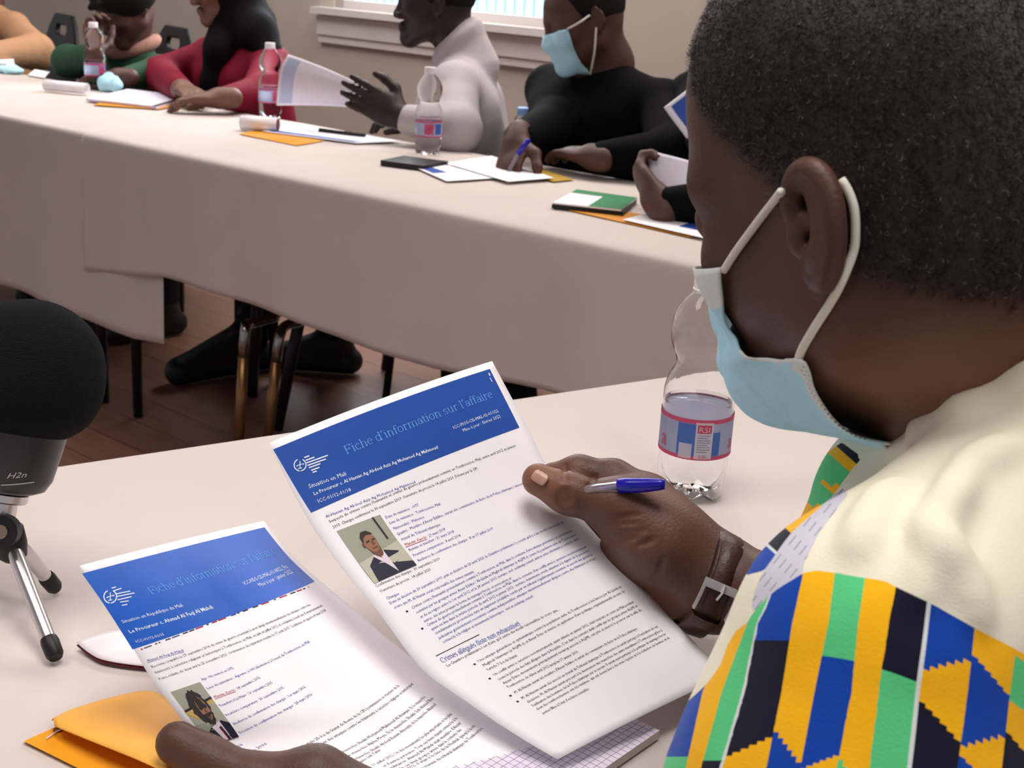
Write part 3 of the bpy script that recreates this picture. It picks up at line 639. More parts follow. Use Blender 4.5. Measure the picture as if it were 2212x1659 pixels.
# the portraits printed on the sheets: a plain head and shoulders
def portrait(sh, quad, parent, style):
    mb = MB(); ms = [mat('print_wall_grey', (158, 160, 144), 0.6), mat('print_suit', (24, 28, 52), 0.6), mat('print_shirt', (226, 214, 224), 0.6), mat('print_skin', (150, 104, 78), 0.6),
                     mat('print_hair', (38, 30, 28), 0.6), mat('print_wall_light', (190, 188, 168), 0.6), mat('print_ochre', (196, 166, 100), 0.6), mat('print_tie', (86, 24, 40), 0.6), mat('print_skin_shade', (110, 72, 54), 0.6)]
    def E_(cx, cy, rx, ry, n=22, rot=0): return [(cx + rx * math.cos(a) * math.cos(rot) - ry * math.sin(a) * math.sin(rot), cy + rx * math.cos(a) * math.sin(rot) + ry * math.sin(a) * math.cos(rot)) for a in np.linspace(0, 2 * math.pi, n, endpoint=False)]
    sh.patch(mb, quad, 0, 0.0001)
    S_ = lambda pts, m, k: sh.poly(mb, quad, pts, m, 0.0003 + 0.00007 * k)
    if style == 0:
        S_([(0, .62), (1, .50), (1, 1), (0, 1)], 5, 1); S_([(.80, 0), (.84, 0), (.86, .42), (.82, .42)], 4, 1)
        S_([(.10, 1), (.16, .72), (.36, .60), (.62, .56), (.88, .66), (1, .76), (1, 1)], 1, 2)
        S_([(.34, .60), (.46, .55), (.60, .56), (.60, .98), (.50, .80)], 2, 3); S_([(.36, .48), (.60, .46), (.58, .60), (.50, .68), (.40, .60)], 8, 4)
        S_(E_(.47, .36, .145, .19), 3, 5); S_([(.325, .36), (.33, .24), (.40, .165), (.52, .165), (.60, .23), (.60, .26), (.48, .235), (.39, .27)], 4, 6)
        S_([(.39, .34), (.47, .33), (.47, .355), (.39, .365)], 4, 7); S_([(.52, .33), (.59, .33), (.59, .355), (.52, .355)], 4, 7)
        S_([(.48, .36), (.53, .36), (.54, .43), (.48, .43)], 8, 7); S_([(.43, .47), (.56, .46), (.55, .49), (.45, .495)], 8, 7); S_(E_(.31, .38, .022, .045), 8, 6)
        S_([(.62, .80), (.74, .77), (.75, .80), (.63, .83)], 5, 7)
    else:
        S_([(0, .38), (1, .30), (1, 1), (0, 1)], 6, 1); S_([(.0, .34), (1, .26), (1, .30), (0, .38)], 4, 2)
        S_([(.05, 1), (.22, .80), (.46, .70), (.80, .66), (1, .74), (1, 1)], 1, 2); S_([(.42, .72), (.74, .66), (.78, 1), (.56, 1)], 2, 3); S_([(.62, .76), (.70, .74), (.76, 1), (.66, 1)], 7, 4)
        hair = [(.50 + (.27 + .035 * math.sin(i * 2.4)) * math.cos(a), .36 + (.29 + .03 * math.cos(i * 3.1)) * math.sin(a)) for i, a in enumerate(np.linspace(0, 2 * math.pi, 30, endpoint=False))]
        S_(hair, 4, 4); S_(E_(.56, .40, .15, .21), 3, 5); S_([(.42, .50), (.70, .48), (.69, .62), (.58, .70), (.47, .64)], 4, 6)
        S_([(.43, .37), (.54, .355), (.54, .41), (.45, .42)], 4, 7); S_([(.58, .355), (.69, .345), (.68, .40), (.59, .41)], 4, 7); S_([(.54, .42), (.60, .41), (.61, .49), (.54, .50)], 8, 7); S_([(.50, .56), (.63, .545), (.62, .575), (.51, .585)], 8, 8)
    mb.build('portrait_print', ms, parent)
portrait(SR, [(726.6, 1147.6), (820.7, 1111.8), (900, 1221), (808.5, 1261)], right_sheet, 0)

SL = Sheet([(172, 1222, .80), (232, 1310, .797), (290, 1404, .795), (318, 1452, .794), (345, 1490, .793), (400, 1566, .792), (450, 1640, .79), (560, 1790, .772)],
           [(570, 1125, .95), (632, 1200, .935), (700, 1262, .925), (752, 1304, .915), (822, 1366, .90), (885, 1417, .888), (952, 1470, .873), (1100, 1565, .842), (1230, 1633, .822), (1300, 1659, .815), (1460, 1730, .795)], 0.003)
left_sheet = sheet_obj('information_sheet', SL, 'printed sheet held at lower left, lighter blue heading, portrait with bushy hair')
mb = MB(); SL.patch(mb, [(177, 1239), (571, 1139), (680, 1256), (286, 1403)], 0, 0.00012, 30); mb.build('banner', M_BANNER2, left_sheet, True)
mb = MB(); serif_line(SL, mb, 327, 1284.5, 598.4, 1195, 'Fiche d´information sur l´affaire', 0.0062); mb.build('title', M_INK['light'], left_sheet)
mb = MB(); emblem(SL, mb, 238, 1289, 15, [(241, 1271, 250, 1268), (244, 1277, 262, 1271), (249, 1283.5, 281, 1277), (252, 1289, 290, 1281), (254, 1296, 284, 1289), (259, 1301, 278, 1298), (263, 1308, 275, 1305.5)])
mb.build('emblem', M_INK['white'], left_sheet)
mb = MB()
for a in ((529, 1264, 622.8, 1226, 'ICC-PIDS-CIS-MAL-01-08/22_Fra'), (562, 1267.6, 633.7, 1237, 'Mise à jour : janvier 2022')): SL.line(mb, *a)
mb.build('reference_lettering', M_INK['white'], left_sheet); mb = MB()
for a in ((265, 1346.8, 396, 1310, 'Situation en République du Mali'), (294.6, 1389, 355.6, 1372.6, 'ICC-01/12-01/15')): SL.line(mb, *a)
SL.line(mb, 280.5, 1368.5, 461.4, 1314, 'Le Procureur c. Ahmad Al Faqi Al Mahdi', bold=True)
mb.build('heading_lettering', M_INK['white'], left_sheet)
dash = []; rr = random.Random(4); t = 0.0
while t < 1:
    w = rr.choice((.012, .03, .045)); e = min(1, t + w)
    dash.append((304 + 363.6 * t, 1403 - 135.4 * t, 304 + 363.6 * e, 1403 - 135.4 * e, .0009, rr.choice(('black', 'black', 'red', 'dark', 'blue')))); t = e + rr.choice((.008, .02, .03))
LINES_L = [
 (319, 1429.6, 397.7, 1406.5, "Ahmad Al Faqi Al Mahdi", 'blue'),
 (328.5, 1443, 671.7, 1307.5, "Reconnu coupable le 27 septembre 2016 du crime de guerre consistant à avoir dirigé intentionnellement des attaques contre des", 'dark'),
 (336.7, 1455, 698.8, 1309, "bâtiments à caractère religieux et historiques à Tombouctou, au Mali, en juin et juillet 2012 et condamné à neuf ans d'emprisonnement.", 'dark'),
 (344.8, 1469, 705.6, 1319.7, "Peine réduite de deux ans le 25 novembre 2021. Ordonnance de réparation rendue le 17 août 2017. Confirmée en appel le 8 mars 2018", 'dark'),
 (437, 1470, 506, 1444.5, "Age : Né environ en 1975", 'blue'), (449, 1489, 670, 1387.5, "Lieu de naissance : Agoune, à 100 kilomètres à l'ouest de Tombouctou, au Mali", 'blue'),
 (464, 1508, 509, 1492, "Mandat d'arrêt", 'red'), (511, 1491, 563, 1465, ": 18 septembre 2015", 'blue'), (476, 1527, 590, 1475.7, "Transfert à La Haye : 26 septembre 2015", 'blue'),
 (490, 1547, 614.7, 1486.5, "Première comparution : 30 septembre 2015", 'blue'), (506, 1566, 661.5, 1485, "Audience de confirmation des charges : 1er mars 2016", 'blue'),
 (519, 1585, 675.7, 1501, "Décision de confirmation des charges : 24 mars 2016", 'blue'), (470, 1637, 525, 1609, "1er mars 2016", 'blue'), (490, 1649, 577.6, 1607, "27 septembre 2016", 'blue'),
 (644.8, 1618.7, 863, 1481.7, "de l'article 25-3-a du Statut de Rome de la CPI (commission et réaction de la", 'dark'),
 (640, 1634, 893.5, 1477.7, "intentionnellement des attaques contre les bâtiments à caractère religieux et historiques", 'dark'),
 (733, 1629.6, 920, 1506, "le mausolée Sheikh Mohamed Mahmoud Al Arawani, 3) le mausolée", 'dark'), (742.4, 1639, 937, 1509, "4) le mausolée Alpha Moya, 5) le mausolée Sheikh Sidi Ahmed Ben", 'dark'),
 (753, 1648.6, 943, 1522, "7) le mausolée Sheikh Abdoul Kassim Attouaty, 6) le mausolée Ahamed", 'dark'), (765.5, 1655, 823.8, 1620, "mosquée Sidi Yahia.", 'dark'),
 (806, 1655, 977, 1542.8, "11 juillet 2012. Un des monuments les plus importants et les plus", 'dark'), (830, 1657, 988.7, 1552, "et d'autres personnes. Tous ces biens étaient consacrés à la", 'dark'),
 (845, 1661, 997.4, 1561.8, "militaires. Ahmad Al Mahdi était membre d'Ansar", 'dark'), (866, 1662, 998, 1576.7, "de ces deux groupes armés dans le contexte des", 'dark'),
 (880, 1663, 1028, 1568.5, "2012, il était à la tête de la Hesbah (jusqu'à la mi", 'dark'), (905, 1665, 1043.5, 1574, "aux travaux du tribunal islamique de Tombouctou", 'dark'),
 (1085, 1672, 1150.6, 1633.6, "à la direction de la", 'dark'), (1095, 1679, 1163, 1640, "par un groupe du", 'dark')]
body_text(SL, LINES_L, [(319, 1431.5, 397.7, 1408.5, .0003, 'blue'), (464, 1510.5, 509, 1494, .0004, 'red')] + dash, left_sheet)
portrait(SL, [(367.8, 1495), (432, 1473), (516, 1591.5), (452, 1613)], left_sheet, 1)

# ------------------------------------------------------------------ small things on the front table
UC = Sheet([(165, 1388, tdep(165, 1388) - .012), (192, 1410, tdep(192, 1410) - .006), (226, 1426, tdep(226, 1426) - .002), (312, 1439, tdep(312, 1439)), (430, 1446, tdep(430, 1446))],
           [(300, 1352, tdep(300, 1352) - .004), (330, 1366, tdep(330, 1366)), (380, 1378, tdep(380, 1378)), (450, 1388, tdep(450, 1388)), (560, 1392, tdep(560, 1392))], 0.002, rest=0.7545)
v_, f_ = UC.mesh('x', 12, 24)
bk = tag(mesh_obj('booklet', v_, f_, mat('glossy_white_paper', (236, 228, 232), 0.3, 0.5), None, True), 'white booklet with curled corner peeking out under the left printed sheet', 'booklet'); add_mod_solid(bk, 0.0003)
v2 = v_ + np.array([0, 0, -0.0022]); v2[:, 2] = np.maximum(v2[:, 2], 0.7515)
cv = mesh_obj('back_cover', v2, f_, mat('maroon_cover', (110, 42, 52), 0.5), bk, True); add_mod_solid(cv, 0.0006)
# squared notepad
B0_ = T(1425, 1577, .7575); e1 = nz(T(1306, 1659, .7575) - B0_); e2 = nz(T(1372, 1559, .7575) - B0_); e2 = nz(e2 - e1 * (e1 @ e2))
pad = empty('notepad', B0_ * [1, 1, 0] + [0, 0, .7512], 'small squared notepad under the lower edge of the pinched sheet', 'notepad')
pc = B0_ + e1 * .07 + e2 * .05
MB().box(pc * [1, 1, 0] + [0, 0, .7543], (.07, .05, .0028), np.array([e1, e2, ZUP])).build('page_block', mat('page_edges', (206, 200, 200), 0.8, 0.2, 0.1, 300, stretch=(1, 1, 6)), pad)
MB().box(pc * [1, 1, 0] + [0, 0, .7572], (.07, .05, .00015), np.array([e1, e2, ZUP])).build('top_page', mat('page_lilac_white', (232, 224, 238), 0.8, 0.2), pad)
gl = MB()
for k in range(1, 28): gl.box(pc * [1, 1, 0] + e1 * (-.07 + k * .005) + [0, 0, .7574], (.00018, .05, .00004), np.array([e1, e2, ZUP]))
for k in range(1, 20): gl.box(pc * [1, 1, 0] + e2 * (-.05 + k * .005) + [0, 0, .7574], (.07, .00018, .00004), np.array([e1, e2, ZUP]))
gl.build('ruling', mat('ruling_violet', (150, 142, 178), 0.8), pad)
# orange envelope with its flap open
M_ENV = mat('orange_envelope_paper', (240, 160, 28), 0.6, 0.3, 0.05, 25)
env = empty('envelope', T(300, 1640), 'big orange envelope with open flap under the left printed sheet', 'envelope')
c_ = [(51, 1601), (118, 1571), (200, 1535), (330, 1500), (500, 1600), (640, 1700), (430, 1800), (168, 1659)]
v_ = [T(x, y, .7525) for x, y in c_] + [T(x, y, .7512) for x, y in c_]; n_ = len(c_)
mesh_obj('envelope_body', v_, [tuple(range(n_))] + [tuple(range(2 * n_ - 1, n_ - 1, -1))] + [(i, n_ + i, n_ + (i + 1) % n_, (i + 1) % n_) for i in range(n_)], M_ENV, env)
FL = Sheet([(112, 1557, tdep(112, 1557) - .014), (146, 1536, tdep(146, 1536) - .010), (237, 1508, tdep(237, 1508) - .006), (316, 1493, tdep(316, 1493) - .002), (358, 1508, tdep(358, 1508) - .002), (420, 1560, tdep(420, 1560) - .002)],
           [(118, 1569, tdep(118, 1569) - .018), (160, 1586, tdep(160, 1586) - .022), (225, 1612, tdep(225, 1612) - .025), (290, 1638, tdep(290, 1638) - .026), (345, 1662, tdep(345, 1662) - .024), (440, 1700, tdep(440, 1700) - .02)], 0.003, rest=0)
v_, f_ = FL.mesh('x', 16, 24); o = mesh_obj('flap', v_, f_, mat('orange_envelope_flap', (244, 178, 74), 0.55, 0.35, 0.04, 25), env, True); add_mod_solid(o, 0.0005)
MB().lathe(T(126, 1577, .7526), [(0.003, 0), (0.003, 0.0008), (0.0015, 0.0012)], 14).build('clasp_hole', mat('clasp_brown', (112, 62, 20), 0.5), env, True)
MB().tube([T(100, 1596, .7532), T(122, 1580, .7536), T(140, 1574, .7532)], 0.0005, 6).build('string', M_CAP, env)
# recorder with foam windscreen on a mini tripod
M_FOAM = mat('black_foam', (24, 26, 28), 0.95, 0.1, 0.15, 700, bump=0.5, bscale=900)
M_ALU = mat('brushed_aluminium', (206, 202, 204), 0.25, 0.5, metal=0.9)
f1, f2 = T(122, 1436), T(122, 1286); apex = P(22, 1143, (tdep(122, 1436) + tdep(122, 1286)) / 2); DA = (apex - CAM) @ _F
f3 = np.array([3 * apex[0] - f1[0] - f2[0], 3 * apex[1] - f1[1] - f2[1], .75]); f3 = apex * [1, 1, 0] + [0, 0, .75] + (f3 - apex) * [.9, .9, 0]
rec = empty('voice_recorder', apex * [1, 1, 0] + [0, 0, .75], 'black handheld recorder under a round foam windscreen, standing on a silver mini tripod', 'recorder')
b0 = P(14, 1062, DA); b1 = P(66, 795, DA); ax = nz(b1 - b0)
mb = MB(); mb.lathe(b0, [(.006, 0), (.018, .0005), (.0255, .004), (.0295, .012), (.0325, .035), (.0345, .055), (.034, .07)], 48, axis=ax); body = mb.build('recorder_body', mat('satin_black_plastic', (40, 40, 44), 0.35, 0.5), rec, angle=50)
s = Sdf(); Mx = np.stack([nz(np.cross(ax, [0, 1, 0])), nz(np.cross(ax, np.cross(ax, [0, 1, 0]))), ax], 1); s.ell(b1, (.0515, .0515, .049), Mx); s.ell(b1 - ax * .02, (.046, .046, .030), Mx, 0.02)
s.build('foam_windscreen', 0.003, M_FOAM, rec)
mb = MB(); mb.lathe(b0 - ax * .006, [(.0145, -.001), (.0155, .0), (.0155, .005), (.013, .0062)], 32, axis=ax); mb.build('mount_ring', M_ALU, rec, angle=35)
MB().tube([b0 - ax * .02, b0 - ax * .005], .0095, 24).build('head_post', M_ALU, rec, angle=35)
MB().lathe(apex - _F * .012, [(.0, -.006), (.010, -.006), (.0115, -.004), (.0115, .005), (.0, .006)], 28, axis=-_F).build('clamp_knob', M_BLACK, rec, angle=35)
MB().lathe(apex - _F * .016, [(.0, -.001), (.005, -.001), (.005, .003), (.0, .0032)], 18, axis=-_F).build('knob_screw', mat('brass_grey', (140, 124, 108), 0.4, metal=0.7), rec, angle=35)
MB().lathe(apex - ZUP * .010, [(.006, -.014), (.0105, -.010), (.011, .0), (.009, .012), (.0, .014)], 28).build('tripod_hub', M_BLACK, rec, True)
for f_ in (f1, f2, f3):
    t0 = apex - ZUP * .014 + nz((f_ - apex) * [1, 1, 0]) * .006; ft = f_ + ZUP * .0052; d = nz(ft - t0)
    lg = MB().tube([t0, t0 + d * .01, ft - d * .014], [.0052, .0055, .0050], 20).build('leg', M_ALU, rec, angle=40)
    MB().tube([ft - d * .016, ft - d * .013, ft - d * .003, ft], [.0057, .0063, .0060, .0045], 20).build('rubber_foot', M_BLACK, lg, angle=40)
# the model lettering on the recorder's front, following its round body
def on_body(px, py):
    r = ray(px, py)
    for t in np.linspace(DA - .06, DA + .02, 500):
        p = CAM + r * t * 1.0; h = (p - b0) @ ax; rad = np.linalg.norm(p - b0 - ax * h)
        if rad < np.interp(h, [0, .0005, .004, .012, .035, .055, .07], [.006, .018, .0255, .0295, .0325, .0345, .034]) + .0004: return p
    return CAM + r * DA
mb = MB(); v, f = text_mesh('H2n'); v = v / [v[:, 0].max(), 1]
mb.add([on_body(13 + 42 * x + 10 * y, 1034 - 17 * y - 3 * x) for x, y in v], f)
pts = [(x, 1047 - 5.5 * (x / 75) ** 2 - x * .02) for x in np.linspace(2, 74, 14)]
mb.add([on_body(x, y + k) for k in (0, 2.2) for x, y in pts], [(i, i + 1, 15 + i, 14 + i) for i in range(13)])
mb.build('lettering', mat('silver_print', (190, 190, 192), 0.4), body)

# ------------------------------------------------------------------ people: shared anatomy
def skin_mat(name, rgb, rough=0.5, hair_rgb=None, warm=None, bscale=500, bump=0.12):
    """Skin with pores; a per-vertex 'scalp' value turns it to close-cropped hair colour, 'warm' to paler palm skin."""
    m = mat(name, rgb, rough, 0.4, 0.10, 26, bump, bscale); nt = m.node_tree; b = nt.nodes['Principled BSDF']
    src = b.inputs['Base Color'].links[0].from_socket
    for attr, c in (('scalp', hair_rgb), ('warm', warm)):
        if c is None: continue
        at = nt.nodes.new('ShaderNodeAttribute'); at.attribute_name = attr
        mx = nt.nodes.new('ShaderNodeMix'); mx.data_type = 'RGBA'; mx.inputs[7].default_value = (*lin(c), 1)
        nt.links.new(at.outputs['Fac'], mx.inputs[0]); nt.links.new(src, mx.inputs[6]); src = mx.outputs[2]
    nt.links.new(src, b.inputs['Base Color']); return m
def head_frame(fwd, pitch=0.0, roll=0.0):
    f = nz(np.array([fwd[0], fwd[1], 0])); l = np.cross(ZUP, f)
    F_ = f * math.cos(pitch) - ZUP * math.sin(pitch); U_ = ZUP * math.cos(pitch) + f * math.sin(pitch)
    L_ = l * math.cos(roll) + U_ * math.sin(roll); U2 = U_ * math.cos(roll) - l * math.sin(roll)
    return np.stack([F_, L_, U2], 1)                          # columns: forward, left, up
def head_sdf(s, O, M, k=1.0, ears=True, nose=1.0, big=False):
    g = lambda x, y, z: O + M @ np.array([x, y, z]) * 0.001 * k
    r = lambda *a: np.array(a) * 0.001 * k
    mm = 0.001 * k
    if big:
        s.ell(g(-6, 0, 40), r(98, 77, 98), M, .02); s.ell(g(38, 0, 62), r(58, 66, 68), M, .03); s.ell(g(40, 0, -30), r(46, 53, 56), M, .04)
    else:
        s.ell(g(-6, 0, 36), r(97, 75, 90), M, .02); s.ell(g(42, 0, 38), r(50, 58, 54), M, .03); s.ell(g(42, 0, -30), r(46, 58, 66), M, .04)
    for y in (-1, 1):
        if big:
            s.rc(g(2, y * 50, -44), g(68, y * 14, -76), 20 * mm, 15 * mm, .03); s.ell(g(58, y * 40, -16), r(22, 18, 18), M, .025)
        else:
            s.rc(g(2, y * 52, -48), g(74, y * 14, -92), 20 * mm, 16 * mm, .03); s.ell(g(62, y * 46, -14), r(26, 20, 20), M, .025)
        s.rc(g(90, y * 10, 26), g(66, y * 56, 24), 9 * mm, 9 * mm, .02)
    s.ell(g(74, 0, -74) if big else g(80, 0, -88), r(20, 22, 18), M, .025)
    for y in (-1, 1):
        s.ell(g(98, y * 33, 8), r(17, 19, 13), M, .015, 's'); s.ell(g(80, y * 32, 7), r(14, 14, 13), M, .006)
    nx = -12 if big else 0
    s.rc(g(92 + nx * .4, 0, 12), g(110 + nx, 0, -26), 8 * mm, 12 * mm * nose, .018)
    for y in (-1, 1): s.ell(g(101 + nx, y * 13, -30), r(12, 10, 9), M, .008)
    s.ell(g(97 + nx, 0, -54), r(11, 25, 8), M, .01); s.ell(g(95 + nx, 0, -66), r(11, 22, 8), M, .008)
    s.rc(g(94, -18, -60), g(94, 18, -60), 2 * mm, 2 * mm, .004, 's')
    if ears:
        for y in (-1, 1): ear_sdf(s, O, M, k, y)
    return g
def ear_sdf(s, O, M, k, side, fine=False, flare=32, c0=(-2, 71, 0)):
    a = math.radians(flare); b = np.array([-math.cos(a), side * math.sin(a), 0]); z = np.array([0.0, 0, 1]); n = np.cross(b, z) * side * -1
    if n[1] * side < 0: n = -n
    base = np.array([c0[0], c0[1] * side, c0[2]])
    q = lambda x, y, d=0: O + M @ (base + b * x + z * y + n * d) * 0.001 * k
    mm = 0.001 * k
    E_ = np.stack([M @ b, M @ z, M @ n], 1)
    if not fine:
        s.ell(q(16, 4), np.array([19, 31, 5]) * mm, E_, .008); s.ell(q(12, 2, 6), np.array([8, 14, 5]) * mm, E_, .006, 's'); return
    s.ell(q(15, 6, -3), np.array([19, 29, 5.0]) * mm, E_, .008); s.ell(q(14, -24, 0), np.array([10, 11, 5]) * mm, E_, .010)
    s.ell(q(13, 17, 1), np.array([10, 12, 13]) * mm, E_, .004, 's'); s.ell(q(12, -4, 0), np.array([9, 10, 15]) * mm, E_, .004, 's')
    s.ell(q(8, -5, -6), np.array([6, 7, 16]) * mm, E_, .004, 's')
    hp = [(3, 2, 0), (-1, 12, 2), (0, 22, 3), (6, 31, 4), (15, 35, 5), (25, 32, 6), (32, 22, 6), (34, 8, 6), (32, -6, 5), (26, -18, 3), (18, -28, 1)]
    s.path([q(*p) for p in spline(hp, 26)], [4.3 * mm] * 26, .005)
    ah = [(15, 26, 1), (21, 18, 2), (24, 6, 3), (22, -8, 3), (14, -15, 3)]
    s.path([q(*p) for p in spline(ah, 12)], [3.2 * mm] * 12, .007)
    s.path([q(*p) for p in spline([(2, 3, 0), (9, 6, 0), (15, 5, -1)], 6)], [2.6 * mm] * 6, .005)
    s.ell(q(2, -5, 4), np.array([6, 7, 5]) * mm, E_, .006)
def finger(s, pts, r0, r1, k=.004):
    n = len(pts); s.path(pts, list(np.linspace(r0, r1, n)), k)
def hand_sdf(s, wrist, d, n, side, curl=0.35, size=1.08, thumb_out=0.5, spread=0.03):
    """d: wrist to knuckles, n: the way the palm faces, side: +1 when the thumb lies along n x d."""
    d = nz(d); n = nz(n - d * (np.asarray(n) @ d)); t = np.cross(n, d) * side; k = size
    kn = wrist + d * .088 * k
    M = np.stack([d, t, n], 1)
    s.ell(wrist + d * .05 * k, np.array([.056, .040, .017]) * k, M, .015); s.rc(wrist - d * .02, wrist + d * .02, .027 * k, .028 * k, .015)
    for i, (off, L) in enumerate(((.028, .068), (.009, .076), (-.010, .070), (-.027, .054))):
        c = curl[i] if hasattr(curl, '__len__') else curl
        p = kn + t * off * k - d * abs(off) * .25; pts = [p - d * .02 * k, p]; a = c * .6; dd = nz(d + t * spread * (1.5 - i))
        for q in (.46, .30, .24):
            p = p + (dd * math.cos(a) + n * math.sin(a)) * L * q * k; pts.append(p); a += c * 1.1
        finger(s, pts, .0095 * k, .0072 * k)
    p0 = wrist + d * .022 * k + t * .022 * k + n * .004; p1 = p0 + nz(d * .6 + t * .75 + n * .25) * .042 * k
    p2 = p1 + nz(d * .9 + t * (.5 * thumb_out) + n * .25) * .034 * k; p3 = p2 + nz(d * .95 + t * .1 * thumb_out + n * .3) * .026 * k
    s.path([p0, p1, p2, p3], [.015 * k, .0125 * k, .0105 * k, .0085 * k], .008)

# ------------------------------------------------------------------ the man in front (back of the head and shoulder close to the viewer)
fwd0 = np.array([-.766, .643, 0])
HM = head_frame(np.array([-.695, .719, 0]), math.radians(14)); HO = P(1944, 462, .635)
M_SKIN1 = skin_mat('dark_brown_skin', (82, 54, 42), 0.46, hair_rgb=(46, 36, 32), warm=(132, 86, 64))
body = Sdf()
hg = head_sdf(body, HO, HM, ears=False, big=True, nose=.8)
ear_sdf(body, HO, HM, 1.0, -1)
neck_b = P(2235, 850, .715)
body.rc(hg(-24, 0, -30), neck_b - ZUP * .02, .060, .068, .05); body.rc(hg(-44, 0, -10), neck_b + HM[:, 0] * -.02, .052, .072, .05)
left0 = np.cross(ZUP, nz(fwd0 * [1, 1, 0]))
shL = P(1905, 1400, .56); shR = shL - left0 * .36
chest = neck_b - ZUP * .16 + fwd0 * .03
body.rc(neck_b - ZUP * .06, chest - ZUP * .22, .075, .10, .05); body.rc(shL - ZUP * .02, chest - ZUP * .02, .045, .08, .05); body.rc(shR - ZUP * .02, chest - ZUP * .02, .045, .08, .05)
hip = chest - ZUP * .46 - fwd0 * .06
body.rc(chest - ZUP * .2, hip, .10, .11, .05)
wrR = P(1548, 1262, .93); elR = wrR + nz(np.array([.75, -.55, 0.12])) * .25
body.rc(shR, elR, .045, .040, .03); body.rc(elR, wrR, .040, .0265, .02)
elL = P(1640, 2150, .60); wrL = P(830, 1850, .745)
body.rc(shL, elL, .048, .042, .03); body.rc(elL, wrL, .042, .028, .02)
# right hand: thumb over the sheet, fingers bent behind it, pen between thumb and index
D = lambda px, py, d: P(px, py, d)
tip, ip, mcp, cmc = D(1163, 1036, .940), D(1228, 1066, .936), D(1330, 1095, .930), D(1438, 1185, .925)
body.path([tip, ip, mcp, cmc], [.0115, .0125, .0155, .0215], .012)
body.rc(cmc, wrR, .022, .026, .02)
body.ell(D(1420, 1150, .935), (.044, .026, .024), np.stack([nz(mcp - wrR), nz(np.cross(_F, mcp - wrR)), nz(_F)], 1), .02)
body.ell(D(1440, 1258, .955), (.052, .028, .020), np.stack([nz(D(1340, 1160, .95) - wrR), nz(np.cross(_F, D(1340, 1160, .95) - wrR)), nz(_F)], 1), .02)
kI = D(1400, 1075, .955); body.rc(wrR, kI, .024, .016, .02)
finger(body, [kI, D(1325, 1035, .958), D(1250, 1022, .962), D(1195, 1030, .972)], .0145, .0105, .008)
kM = D(1352, 1140, .985); body.rc(wrR + _F * .01, kM, .022, .013, .02)
finger(body, [kM, D(1280, 1120, 1.005), D(1215, 1110, 1.012), D(1165, 1120, 1.010)], .0115, .0085)
kR = D(1350, 1200, .99); body.rc(wrR + _F * .01, kR, .022, .012, .02)
finger(body, [kR, D(1290, 1190, 1.005), D(1232, 1185, 1.012), D(1185, 1195, 1.008)], .011, .008)
kP = D(1395, 1270, .985); body.rc(wrR + _F * .012, kP, .022, .012, .02)
finger(body, [kP, D(1345, 1262, .995), D(1305, 1262, .998), D(1270, 1270, .992)], .0105, .0075)
# creases of the thumb and palm
for a, b, c in (((1216, 1060), (1206, 1088), .003), ((1224, 1062), (1214, 1094), .003), ((1233, 1066), (1226, 1092), .0028)):
    pass
CREASES = []
def crease(pts, r=.0011):
    CREASES.append((pts, r))
for q in ([(1286, 1128), (1330, 1120), (1378, 1112)], [(1288, 1138), (1340, 1133), (1376, 1130)], [(1302, 1158), (1345, 1152), (1392, 1146)], [(1312, 1170), (1345, 1168), (1380, 1160)], [(1378, 1178), (1410, 1166)],
          [(1205, 1066), (1207, 1078), (1213, 1092)], [(1214, 1060), (1216, 1076), (1222, 1090)], [(1225, 1058), (1228, 1072), (1232, 1084)], [(1432, 1210), (1424, 1235), (1408, 1256)], [(1221, 1004), (1220, 1020), (1222, 1036)], [(1284, 1030), (1278, 1042), (1272, 1048)]): crease(q)
# left hand at the lower edge of the picture
body.path([D(384, 1606, .776), D(450, 1647, .772), D(560, 1690, .768), D(682, 1690, .766), D(780, 1770, .765)], [.0128, .0125, .0142, .0190, .022], .012)
body.rc(D(780, 1780, .765), wrL, .026, .028, .02); body.rc(D(640, 1760, .775), wrL, .022, .026, .02); body.rc(D(600, 1800, .78), wrL, .02, .024, .02)
for i, (x, y) in enumerate(((400, 1700), (420, 1760), (460, 1820), (520, 1880))):
    finger(body, [D(640 - 10 * i, 1750 + 30 * i, .785), D(x + 110, y + 10, .80), D(x + 40, y, .797), D(x, y - 10, .789)], .0125, .009)
ear_sdf(body, HO, HM, .76, 1, True, 12, (-2, 110, -1))
for pts, r in CREASES:
    q = [D(x, y, (body.hit(x, y) or .93) - 0.0002) for x, y in spline(pts, 8)]; body.path(q, [r] * 8, .003, 's')
